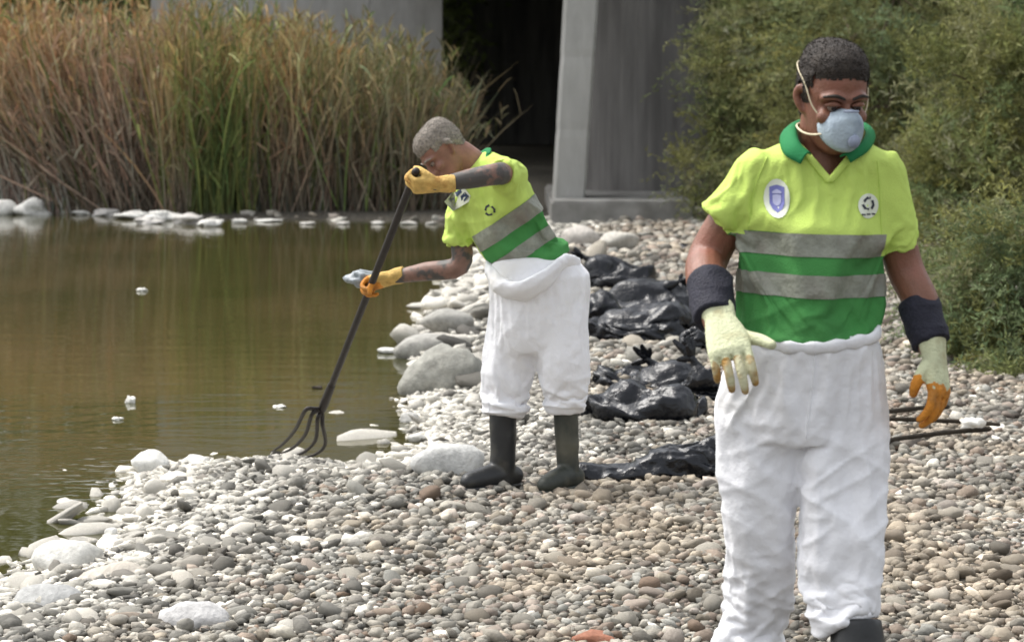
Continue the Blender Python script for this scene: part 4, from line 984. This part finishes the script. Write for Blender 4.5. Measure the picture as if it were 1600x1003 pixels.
def tr_fold(p):
    y = (zs(0) - p.z) * 665; rx = p.x - N(1250, 700).x
    a = min(max((y - 610) / 130, 0), 1); sg = 1 if rx > 0 else -1
    side = 1.0 if rx > 0 else .6
    d = .008 * a * side * ridges(Vector((p.x * 3.0, p.y * 3.0, p.z * 13 + p.x * 5.5)), 2.3, 1.6)
    d += .006 * a * side * ridges(Vector((p.x * 4.5 + 9, p.y * 4, p.z * 17 - p.x * 9)), 2.4, 2.0)
    d += .004 * (1 - a) * ridges(Vector((p.x * 9 - p.z * 6 * sg + 3, p.y * 3, p.z * 3.5)), 2.2, 1.7)
    d -= .003
    if y > 900 and rx < 0: d += .007 * ridges(Vector((p.x * 4, p.y * 4, p.z * 20 + p.x * 4)), 2.0, 1.6) * min((y - 900) / 50, 1)
    if y < 575: d += .005 * ridges(Vector((p.x * 16, p.y * 16, p.z * 4)), 2.0, 1.5) * min((575 - y) / 40, 1)
    return d + .002 * nz(p, 30)
displace(me, tr_fold)
trousers = link('trousers', me, M['white'], man)
def seam(name, pts, mesh, m, parent, r=.0017):
    b_ = BVHTree.FromPolygons([v.co for v in mesh.vertices], [p.vertices[:] for p in mesh.polygons]); out = []
    for p in spline(pts, 7):
        h = b_.ray_cast(Vector((p.x, NY - .7, p.z)), Vector((0, 1, 0)))
        if h[0] is not None and h[0].y < NY + .04: out.append(h[0] + Vector((0, -.0006, 0)))
    bm = bmesh.new(); tube(bm, out, [r] * len(out), 6, 1, round_ends=False); return link(name, bm_mesh(bm), m, parent)
seam('seam', [N(1262, 545), N(1258, 600), N(1251, 650), N(1249, 672)], me, M['white'], trousers, .0024)
seam('seam', [N(1166, 362), N(1171, 325), N(1180, 285), N(1196, 245)], shirt.data, M['yellow'], shirt)
seam('seam', [N(1374, 372), N(1372, 330), N(1370, 290), N(1366, 250)], shirt.data, M['yellow'], shirt)
# turned-over waistband, dipping at the front
bm = bmesh.new(); pts = []
for i in range(28):
    t = 2 * PI * i / 28; ct, st = math.cos(t), math.sin(t)
    c = N(1262, 524 + 9 * max(-st, 0) - 12 * max(ct, 0) - 2 * max(-ct, 0), .02)
    pts.append(c + Vector((math.copysign(abs(ct) ** .85, ct) * .166, math.copysign(abs(st) ** .85, st) * .156, 0)))
pts.append(pts[0]); tube(bm, pts, [.006] * len(pts), 10, 3, flat=2.4, flatdir=(0, 0, 1), round_ends=False)
wb = bm_mesh(bm); displace(wb, lambda p: .005 * nz(p, 24, 3) + .003 * math.sin(p.x * 120)); link('waistband', wb, M['white'], trousers)
# boots
def boot(parent, top, ankle, toe_dir, m, r=.062, ft=.27, vox=.007, topr=None):
    bm = bmesh.new(); a = Vector(ankle); t = Vector(toe_dir).normalized()
    tube(bm, [top, (Vector(top) + a) / 2 + Vector((0, 0, .02)), a + Vector((0, 0, .07)), a + Vector((0, 0, .02))], [topr or r, r * .96, r * .86, r * .9], 20, 4, round_ends=False)
    tube(bm, [a - t * .05 + Vector((0, 0, .048)), a + t * .03 + Vector((0, 0, .055)), a + t * .10 + Vector((0, 0, .048)), a + t * (ft - .10) + Vector((0, 0, .04))], [.046, .052, .05, .04], 16, 4)
    me = remesh(bm, vox, 5)
    displace(me, lambda p: .004 * math.sin(p.z * 75 + 4 * nz(p, 8)) * max(nz(p, 5, 2), 0) + .002 * nz(p, 14))
    fl = a.z
    for v in me.vertices:
        if v.co.z < fl + .006: v.co.z = fl + .006
    o = link('boot', me, m, parent)
    bm = bmesh.new(); u = Vector((0, 0, 1)); s = t.cross(u)
    pts = []
    for k in range(24):
        q_ = 2 * PI * k / 24; L_ = (ft - .02) / 2 + .035; W_ = .052
        pts.append(a + t * (math.cos(q_) * L_ + (ft - .10 - .05) / 2 + .01) + s * math.sin(q_) * W_)
    lo_ = [bm.verts.new(p + Vector((0, 0, -.004))) for p in pts]; hi_ = [bm.verts.new(p + Vector((0, 0, .02))) for p in pts]
    for i in range(24): bm.faces.new((lo_[i], lo_[(i + 1) % 24], hi_[(i + 1) % 24], hi_[i]))
    bm.faces.new(hi_); bm.faces.new(list(reversed(lo_))); bmesh.ops.recalc_face_normals(bm, faces=bm.faces)
    link('sole', bm_mesh(bm), m, o); return o
tp = N(1340, 975, -.13); g_ = gz(tp.x, tp.y - .06)
boot(man, N(1338, 968, -.125), Vector((tp.x + .01, tp.y - .10, g_)), (.08, -1, 0), M['boot'], r=.08, topr=.058)
tp = N(1168, 1050, .15); boot(man, N(1168, 1045, .15), Vector((tp.x, tp.y + .03, gz(tp.x, tp.y))), (-.1, -1, 0), M['boot'], r=.07)
# wristbands and gloves
def wristband(a, b, r0, r1, parent, m, vox=.005):
    bm = bmesh.new(); a, b = Vector(a), Vector(b)
    tube(bm, [a, a + (b - a) * .12, (a + b) / 2, b], [r0 * .93, r0, (r0 + r1) / 2 * 1.02, r1], 22, 3, round_ends=False)
    me = remesh(bm, vox, 3); displace(me, lambda p: .0025 * nz(p, 18, 3) + .004 * ridges(Vector((p.x * 6, p.y * 6, p.z * 20)), 2.2, 2) - .001)
    return link('wristband', me, m, parent)
wristband(RE + (RW - RE) * .42 + Vector((-.005, -.01, 0)), RE + (RW - RE) * 1.06, .0565, .049, man, M['cuff'])
wristband(N(1432, 470, .018), N(1456, 537, -.04), .050, .0465, man, M['cuff'])
glove('glove', man, N(1126, 503, -.15), N(1104, 440, -.02) - N(1126, 512, -.14), (1, -.35, -.1), (.3, .4, .3), [M['glove'], M['glove_soiled']], s=1.08, tip=.11, thumb_curl=-.5, spread=.16)
glove('glove', man, N(1459, 553, -.05), N(1448, 480, .0) - N(1462, 580, -.05), (-.55, -.82, 0), (.28, .4, .35), [M['glove'], M['glove_orange']], mirror=True, s=1.0, thumb_curl=.5, tip=.082, spread=.12)

# ------------------------------------------------------------------ the bending man with the fork
FY = gnd(785, 762, gz(gnd(785, 762).x, gnd(785, 762).y)).y
def Q_(px, py, d=0.0): return at(px, py, FY + d)
p2 = Q_(835, 762); man2 = empty('person', (p2.x, FY, gz(p2.x, FY)), 'grey haired man bending over the water with a long black fork', 'person')
axis = (Q_(742, 258, .0) - Q_(850, 415, .0)).normalized()
Lat = Vector((.60, -.62, .34)); Lat = (Lat - axis * Lat.dot(axis)).normalized()      # towards his left
Fwd = Lat.cross(axis).normalized()
px2 = 1 / 370
# head: looking left and down
fdir = Vector((-.62, -.30, -.74)).normalized(); updir = Vector((-.62, -.05, .78)); updir = (updir - fdir * updir.dot(fdir)).normalized()
xdir = updir.cross(fdir) * -1
Mh2 = Matrix.Translation(Q_(692, 236, -.06)) @ Matrix((xdir * -1 if False else (-fdir).cross(updir) * -1, -fdir, updir)).transposed().to_4x4()
xh = (-fdir).cross(updir); Mh2 = Matrix.Translation(Q_(692, 233, -.06)) @ Matrix((xh, -fdir, updir)).transposed().to_4x4() @ Matrix.Scale(.98, 4)
S_L, E_L = Q_(803, 272, -.12), Q_(776, 272, -.36)
S_R, E_R = Q_(722, 318, .10), Q_(718, 415, .10)
fork_top = Q_(650, 268, -.43); fork_sock = at(503, 640, FY + .95)
fdirn = (fork_sock - fork_top).normalized()
def grip_frame(point, elbow, flip, mirror, s_=1.06):
    """wrist position and axes of a hand closed round the handle, seen from the elbow it belongs to"""
    z = (Vector(elbow) - Vector(point)).normalized(); x = fdirn * flip; x = (x - z * x.dot(z)).normalized()
    y = z.cross(-x if mirror else x)
    return Vector(point) - y * .031 * s_ + z * .10 * s_, z, x
hp_l = fork_top + fdirn * .055
tt = (Q_(604, 455, .15).z - fork_top.z) / (fork_sock.z - fork_top.z); hp_r = fork_top + (fork_sock - fork_top) * tt
GLf = grip_frame(hp_l, E_L, -1, True); GRf = grip_frame(hp_r, E_R, -1, False)
W_L, W_R = GLf[0], GRf[0]
bm = bmesh.new(); head_parts(bm, Mh2)
tube(bm, [Mh2 @ Vector((0, .03, -.04)), Mh2 @ Vector((0, .04, -.10)), Q_(745, 262, -.01), Q_(765, 290, 0)], [.058, .058, .062, .08], 16, 3)
tube(bm, [Q_(760, 290), Q_(800, 350), Q_(845, 420), Q_(848, 460)], [.10, .10, .11, .10], 16, 3)
tube(bm, [S_L, (S_L + E_L) / 2, E_L, (E_L + W_L) / 2, W_L, W_L + (W_L - E_L) * .12], [.05, .048, .046, .041, .026, .022], 14, 4)
tube(bm, [S_R, (S_R + E_R) / 2, E_R, (E_R + W_R) / 2, W_R, W_R + (W_R - E_R) * .12], [.05, .048, .046, .041, .026, .022], 14, 4)
for hx_, fx, dd_ in ((810, 786, .035), (875, 884, -.03)):
    tube(bm, [Q_(hx_, 440), Q_((hx_ + fx) / 2, 560, dd_), Q_(fx, 625, dd_), Q_(fx, 715, dd_ * .6)], [.08, .06, .034, .026], 12, 3)
me2 = remesh(bm, .0055, 4)
def seg_d(p, a, b):
    ab = b - a; t = min(max((p - a).dot(ab) / ab.dot(ab), 0), 1); return (p - a - ab * t).length
split_mat(me2, [], lambda c, n: 1 if min(seg_d(c, E_L, W_L), seg_d(c, E_R, W_R), seg_d(c, S_R, E_R)) < .062 else 0)
link('body', me2, [M['skin_pale'], M['skin_inked']], man2)
def hairline2(l):
    if l.y < -.05: return .05
    if l.y < .0: return .05 - (l.y + .05) * .7 if abs(l.x) < .06 else .022
    return .012 - min(l.y * 1.0, .06)
link('hair', hair_shell(me2, Mh2, .006, hairline2), M['hair_grey'], man2)
for s in (-1, 1):
    bm = bmesh.new(); ball(bm, (0, 0, 0), .0118, 2); e_me = bm_mesh(bm); e_me.transform(Mh2 @ Matrix.Translation((.033 * s, -.0865, -.004))); e = link('eye', e_me, M['eye'], man2)
    bm = bmesh.new(); ball(bm, (0, 0, 0), (.0056, .003, .0056), 2); e_me = bm_mesh(bm); e_me.transform(Mh2 @ Matrix.Translation((.033 * s, -.0975, -.006))); link('iris', e_me, M['iris'], e)
    bm = bmesh.new(); tube(bm, [(.012 * s, -.1045, .018), (.034 * s, -.103, .025), (.058 * s, -.083, .018)], [.003, .0042, .0025], 8, 3); e_me = bm_mesh(bm); e_me.transform(Mh2); link('eyebrow', e_me, M['hair_grey'], man2)
# shirt
bm = bmesh.new()
def brow(px, py, hu, hv, d=0.0, tw=0.0): return (Q_(px, py, d) + Fwd * tw, Lat, Fwd, hu, hv)
loft(bm, [brow(738, 250, .07, .06), brow(745, 262, .13, .085), brow(756, 280, .185, .105), brow(775, 308, .20, .118), brow(795, 340, .19, .122), brow(815, 370, .182, .126), brow(835, 400, .165, .122), brow(848, 420, .15, .11)], 36, 2.3)
tube(bm, [Q_(792, 288, -.05), Q_(796, 278, -.12), Q_(794, 274, -.20), Q_(782, 273, -.31)], [.085, .083, .074, .068], 22, 4, round_ends=False)
tube(bm, [Q_(740, 300, .04), Q_(727, 320, .06), Q_(716, 345, .08), Q_(712, 382, .09)], [.085, .078, .068, .064], 22, 4, round_ends=False)
me = remesh(bm, .011, 5)
aw_ = lambda p: (p - Q_(845, 415)).dot(axis)
me = finer(drape(me, lambda p: 1.0 if aw_(p) < .02 or aw_(p) > .50 else (.5 if (p.z < Q_(712, 374).z and p.x < Q_(742, 0).x) or (p.y < FY - .28) else 0.0), next(o for o in man2.children if o.name.startswith('body')).data, frames=12, grow=.05, gravity=.5, bend=.03, dist=.006))
displace(me, lambda p: .005 * ridges(Vector((p.dot(Lat) * 3, p.dot(Fwd) * 3, p.dot(axis) * 12 + p.dot(Lat) * 4)), 2.2, 1.8) + .003 * ridges(Vector((p.dot(Lat) * 7, p.dot(Fwd) * 4, p.dot(axis) * 5 + 3)), 2.2, 1.8) + .002 * nz(p, 20) - .002)
latmin = Q_(744, 365, .03).dot(Lat)
def ax(px, py): return Q_(px, py).dot(axis)
lv = [ax(787, 336), ax(803, 358), ax(818, 376), ax(829, 394)]
split_mat(me, [(axis * z, axis) for z in lv] + [(Lat * latmin, Lat)], lambda c, n: 0 if c.dot(axis) > lv[0] or c.dot(Lat) < latmin else 1)
shirt2 = link('shirt', me, [M['yellow'], M['green']], man2)
for i in (0, 2): link('reflective_band', shell(me, lambda c: lv[i + 1] < c.dot(axis) < lv[i] and c.dot(Lat) > latmin, .003), M['band'], shirt2)
bvh2 = BVHTree.FromPolygons([v.co for v in me.vertices], [p.vertices[:] for p in me.polygons])
# collar ring round the bent neck
bm = bmesh.new(); cpts = []
for i in range(17):
    t = 2 * PI * i / 16; cpts.append(Q_(746, 260, -.01) + Lat * math.cos(t) * .074 + Fwd * math.sin(t) * .066 + axis * (.012 - .02 * math.sin(t)))
tube(bm, cpts, [.020] * 17, 10, 2, flat=.45, flatdir=axis, round_ends=False); link('collar', bm_mesh(bm), M['collar'], shirt2)
dv = Vector((0, 1, 0))
fr = (Q_(765, 330, -.2), Vector((.86, 0, .5)), Vector((-.5, 0, .86)), dv)
for k in range(3):
    a0 = PI / 2 + k * 2 * PI / 3
    def rot3(x, y, a=a0): return (x * math.cos(a) - y * math.sin(a), x * math.sin(a) + y * math.cos(a))
    for q4 in (((.0165, -.007), (.0165, .004), (.0105, .0035), (.0105, -.006)), ((.0165, .004), (.008, .0135), (.0025, .010), (.0105, .0035))):
        decal('recycling_arrow', [rot3(p[0] * 1.45, p[1] * 1.45) for p in q4], fr, bvh2, M['print_black'], shirt2)
fr = (Q_(715, 312, -.1), Vector((.8, 0, .6)), Vector((-.6, 0, .8)), dv)
pa = decal('sleeve_patch', [(-.05, -.03), (.03, -.036), (.052, -.02), (.05, .03), (.0, .036), (-.05, .026)], fr, bvh2, M['patch_white'], shirt2, .004)
decal('patch_print', [(.0, -.028), (.044, -.018), (.042, .006), (.014, .002)], fr, bvh2, M['print_navy'], pa, .006)
decal('patch_print', [(.0, .01), (.03, .012), (.036, .026), (.004, .028)], fr, bvh2, M['print_navy'], pa, .006)
decal('patch_print', [(-.04, -.018), (-.018, -.022), (-.014, .016), (-.038, .014)], fr, bvh2, M['patch_pale'], pa, .006)

# white coverall worn as trousers, top rolled down at the waist
bm = bmesh.new()
def w2(y, xl, xr, d_, dd=0.0): return (Q_((xl + xr) / 2, y, dd), X1, Y1, (xr - xl) / 2 * px2, d_)
loft(bm, [w2(398, 778, 892, .14), w2(405, 768, 902, .16), w2(430, 762, 922, .175), w2(470, 766, 926, .17), w2(510, 766, 922, .155), w2(540, 770, 916, .12)], 36, 2.3)
tube(bm, [Q_(808, 480, .03), Q_(800, 540, .04), Q_(793, 590, .04), Q_(788, 630, .03), Q_(785, 652, .02)], [.115, .112, .108, .105, .088], 24, 4, round_ends=False)
tube(bm, [Q_(878, 480, -.03), Q_(880, 540, -.04), Q_(880, 590, -.03), Q_(882, 620, -.02), Q_(884, 641, -.01)], [.115, .112, .106, .103, .080], 24, 4, round_ends=False)
me = remesh(bm, .012, 4)
zq = Q_(840, 0).z
me = finer(drape(me, lambda p: 1.0 if (zq - p.z) * 370 < 425 or (zq - p.z) * 370 > (630 if p.x > Q_(838, 0).x else 640) else 0.0, next(o for o in man2.children if o.name.startswith('body')).data, frames=12, grow=.05, gravity=.3, bend=.02, rest=(1, 1, 1.05)))
def tr2(p):
    y = (zq - p.z) * 370
    d = -.003
    lo_ = max(min((y - 540) / 70, 1), 0)
    d += .007 * (1 - lo_ * .6) * ridges(Vector((p.x * 8 + 2, p.y * 3, p.z * 2.6)), 2.2, 1.7)
    d += .010 * lo_ * ridges(Vector((p.x * 3.5, p.y * 3, p.z * 12 + p.x * 4)), 2.2, 1.6)
    return d + .003 * nz(p, 26)
displace(me, tr2); tr_2 = link('trousers', me, M['white'], man2)
bm = bmesh.new()
tube(bm, [Q_(902, 410, -.05), Q_(880, 408, -.15), Q_(850, 425, -.20), Q_(815, 440, -.19), Q_(782, 436, -.13), Q_(766, 420, -.02), Q_(772, 404, .08)], [.028, .036, .046, .056, .05, .038, .03], 18, 4, flat=.55)
me = finer(drape(remesh(bm, .012, 4), lambda p: 1.0 if p.x > Q_(885, 0).x or p.y > FY - .02 else 0.0, None, frames=9, grow=.12, gravity=.2, bend=.02)); displace(me, lambda p: .004 * nz(p, 7, 5) + .005 * ridges(Vector((p.x * 5, p.y * 4, p.z * 13 - p.x * 7)), 2.2, 1.8) - .002)
link('waist_roll', me, M['white'], tr_2)
tp = Q_(786, 762, .02); boot(man2, Q_(786, 630, .025), Vector((tp.x, tp.y, gz(tp.x, tp.y))), (-.8, -.5, 0), M['boot'], r=.06)
tp = Q_(888, 762, -.02); boot(man2, Q_(883, 620, -.015), Vector((tp.x, tp.y, gz(tp.x, tp.y))), (-.55, -.8, 0), M['boot_worn'], r=.054)
# gloves closed round the handle
glove('glove', man2, GLf[0], GLf[1], GLf[2], (.85, 1.25, 1.0), [M['glove_tan'], M['glove_tan']], mirror=True, s=1.06, thumb_curl=.9, split='palm', voxel=.0045)
glove('glove', man2, GRf[0], GRf[1], GRf[2], (.85, 1.25, 1.0), [M['glove_tan'], M['glove_orange']], s=1.06, thumb_curl=.9, split='fingers', tip=.075, voxel=.0045)

# fork
fork = empty('fork', fork_sock, 'long black handled fork with curved tines dipping into the river', 'fork')
bm = bmesh.new(); tube(bm, [fork_top, fork_top + (fork_sock - fork_top) * .5, fork_sock - fdirn * .12], [.0165, .0155, .0155], 12, 1); link('handle', bm_mesh(bm), M['iron'], fork)
bm = bmesh.new(); tube(bm, [fork_sock - fdirn * .22, fork_sock - fdirn * .05, fork_sock + fdirn * .01], [.0185, .022, .017], 12, 1); link('socket', bm_mesh(bm), M['iron'], fork)
sidev = Vector((.75, .55, .25)).normalized()
tips = [at(px, py, FORK_TIP[1] + dy) for px, py, dy in ((424, 706, .10), (437, 709, .05), (452, 713, .0), (466, 714, -.03))]
tops = [at(px, py, fork_sock.y + dy) for px, py, dy in ((477, 641, -.06), (487, 648, -.03), (496, 656, .0), (504, 664, .03))]
for i, tpv in enumerate(tips):
    bm = bmesh.new(); st = tops[i]; tpv.z = max(tpv.z, WZ - .03)
    m1 = st + (tpv - st) * .4 + Vector((.018 + .014 * i, 0, -.012 - .006 * i)); m2 = st + (tpv - st) * .75 + Vector((.014 + .012 * i, 0, -.012 - .005 * i))
    tube(bm, [fork_sock, (fork_sock + st) / 2 + Vector((0, 0, .006)), st, m1, m2, tpv], [.012, .0105, .010, .009, .0075, .004], 8, 4); link('tine', bm_mesh(bm), M['iron'], fork)

# ------------------------------------------------------------------ bin bags
BG = 'black bin bags lying on the bank'
def fill(me, k):
    for v in me.vertices: v.co.z *= k
    me.update()
def bag(px, py, wpx, hpx, label, seed, deep=.8, rot=0.0, knot=None, slump=.5, z=None, crease=1.0):
    """a filled plastic sack: foot at (px, py)"""
    g = gnd(px, py, 0); g.z = gz(g.x, g.y); s = F / g.y; w_ = wpx / s / 2; h_ = hpx / s
    root = empty('bin_bag', g, label, 'bin bag', BG)
    bm = bmesh.new(); bmesh.ops.create_icosphere(bm, subdivisions=5, radius=1)
    lift = 0 if z is None else z
    for v in bm.verts:
        p = v.co.copy(); r_ = 1 + .45 * mnoise.noise(p * 1.25 + Vector((seed * 3.1, seed, -seed))) + .06 * crease * mnoise.noise(p * 4 + Vector((seed, 0, seed)))
        v.co = Vector((p.x * r_ * w_, p.y * r_ * w_ * deep, p.z * r_ * h_ * .52 + h_ * .46 + p.x * w_ * rot))
    me = bm_mesh(bm)
    bm = bmesh.new(); bmesh.ops.create_grid(bm, x_segments=4, y_segments=4, size=2.0); fm = bm_mesh(bm)
    me = drape(me, None, None, frames=13, grow=.13 * crease + .11, gravity=.55, bend=.003, stiff=9, pressure=1.5, dist=.008, floor=fm)
    top_ = max(v.co.z for v in me.vertices); fill(me, h_ / top_)
    displace(me, lambda p: .007 * ridges(p * 9 + Vector((seed, 0, p.x * 5)), 2.2, 2.5) + .005 * ridges(p * 20 + Vector((0, seed, 0)), 2.2, 2.5) - .004)
    me.transform(Matrix.Translation(g + Vector((0, w_ * deep * .6, lift - .012)))); link('sack', me, M['bag'], root)
    if knot:
        kx, ky = knot; c = at(kx, ky, g.y + w_ * deep * .5); bm = bmesh.new()
        d = (c - (g + Vector((0, w_ * deep * .6, h_ * .5 + lift)))).normalized()
        tube(bm, [c - d * .10, c - d * .02, c], [.05, .022, .020], 12, 3)
        for k in range(7):
            e_ = d * random.uniform(.05, .1) + Vector([random.gauss(0, .035) for _ in range(3)])
            tube(bm, [c, c + e_ * .6, c + e_], [.015, .02, .012], 6, 2, flat=.3)
        link('tied_neck', bm_mesh(bm), M['bag'], root)
    return root
bag(958, 450, 100, 56, 'topmost small bin bag of the far pile with its loose neck to the left', 3, z=.0, knot=(912, 402))
bag(1012, 488, 150, 56, 'middle bin bag of the far pile, wide and crumpled', 8, knot=(1062, 440))
bag(1000, 530, 148, 62, 'front bin bag of the far pile, lowest and most wrinkled', 5, crease=1.4)
bag(945, 515, 60, 66, 'upright bin bag at the left end of the far pile by white trousers', 17)
bag(1088, 548, 46, 42, 'small black bag behind the glove resting on the thigh', 21)
bag(1030, 600, 150, 46, 'low crumpled bag behind the round bin bag', 31, crease=1.3, knot=(1012, 562))
bag(1100, 618, 60, 58, 'bin bag half hidden behind the white trousers beside the round one', 37, knot=(1082, 560))
bag(1010, 652, 152, 64, 'round smooth bin bag in the nearer pair', 12, crease=.5, knot=(946, 640))
g = gnd(1020, 742, 0)
root = empty('bin_bag', (g.x, g.y, gz(g.x, g.y)), 'long flattened bin bag stretched out beside the boots', 'bin bag', BG)
bm = bmesh.new(); yb = g.y
tube(bm, [at(912, 738, yb), at(945, 732, yb), at(990, 727, yb), at(1040, 713, yb + .02), at(1085, 692, yb + .05), at(1122, 682, yb + .08), at(1150, 680, yb + .1)], [.05, .06, .075, .10, .115, .11, .07], 20, 6, flat=.9)
me = remesh(bm, .014, 3)
me.transform(Matrix.Translation(-root.location)); bm = bmesh.new(); bmesh.ops.create_grid(bm, x_segments=4, y_segments=4, size=2.0); fm = bm_mesh(bm)
me = finer(drape(me, None, None, frames=11, grow=.17, gravity=.5, bend=.004, stiff=9, pressure=1.8, dist=.008, floor=fm)); fill(me, .205 / max(v.co.z for v in me.vertices)); me.transform(Matrix.Translation(root.location - Vector((0, 0, .012)))); displace(me, lambda p: .012 * ridges(Vector((p.x * 6, p.y * 9, p.z * 12 + p.x * 5)), 2.2, 2.2) - .004)
link('sack', me, M['bag'], root)
g = gnd(1080, 392, 0); bag(1082, 394, 40, 15, 'tiny dark bag far off by the tree, level with the elbow', 44)

# ------------------------------------------------------------------ sticks and scraps
def stick(pts, r, label):
    P = [gnd(px, py, 0.0) for px, py in pts]
    for p in P: p.z = gz(p.x, p.y) + .05
    root = P[0]; bm = bmesh.new(); tube(bm, P, [r] * len(P), 7, 4)
    me = bm_mesh(bm); displace(me, lambda p: .004 * nz(p, 20)); o = link('stick', me, M['stick'], origin=root)
    return tag(o, label, 'stick', 'dark sticks lying on the pebbles')
stick([(1340, 668), (1390, 659), (1440, 651), (1480, 648)], .013, 'upper dark stick slanting beneath the orange fingertips')
stick([(1350, 674), (1420, 673), (1500, 674), (1560, 677)], .011, 'middle dark stick lying level on the pebbles, longest of three')
stick([(1380, 709), (1420, 702), (1490, 692), (1545, 686)], .012, 'lower dark stick slanting up to the right, nearest of three')
def scrap(px, py, wpx, label, m, name='scrap', z=WZ, seed=1, tall=.5, pos=None, cat='litter', group=None):
    g = Vector(pos) if pos is not None else gnd(px, py, z); s = F / g.y; w_ = wpx / s / 2
    bm = bmesh.new(); bmesh.ops.create_icosphere(bm, subdivisions=3, radius=1)
    for v in bm.verts:
        r_ = 1 + .7 * mnoise.noise(v.co * 1.6 + Vector((seed, seed, 0))); v.co = Vector((v.co.x * r_ * w_, v.co.y * r_ * w_ * .8, v.co.z * r_ * w_ * tall))
    me = bm_mesh(bm); o = link(name, me, m); o.location = g + Vector((0, 0, w_ * tall * .4)); WL[o.name] = o.location.copy()
    return tag(o, label, cat, group)
scrap(222, 455, 15, 'white scrap floating alone in the middle of the brown water', M['scrap'], 'floating_scrap', seed=3)
scrap(204, 629, 16, 'pale scrap with a dark side floating above its white neighbour', M['scrap'], 'floating_scrap', seed=5, tall=.9)
scrap(183, 656, 15, 'small white scrap floating lowest of the pair, left', M['scrap'], 'floating_scrap', seed=9)
scrap(437, 636, 20, 'thin pale scrap floating left of the fork socket', M['scrap'], 'floating_scrap', seed=12, tall=.25)
scrap(496, 607, 16, 'small dark scrap floating above the fork socket', M['stick'], 'floating_scrap', seed=14, tall=.4)
scrap(1517, 668, 34, 'pale crumpled scrap lying across the middle stick', M['scrap'], z=.06, seed=18, tall=.7)
scrap(0, 0, 52, 'grey crumpled plastic held beyond the lower glove on the fork', M['scrap_grey'], 'plastic_scrap', seed=22, tall=.5, pos=at(570, 440, hp_r.y + .05))
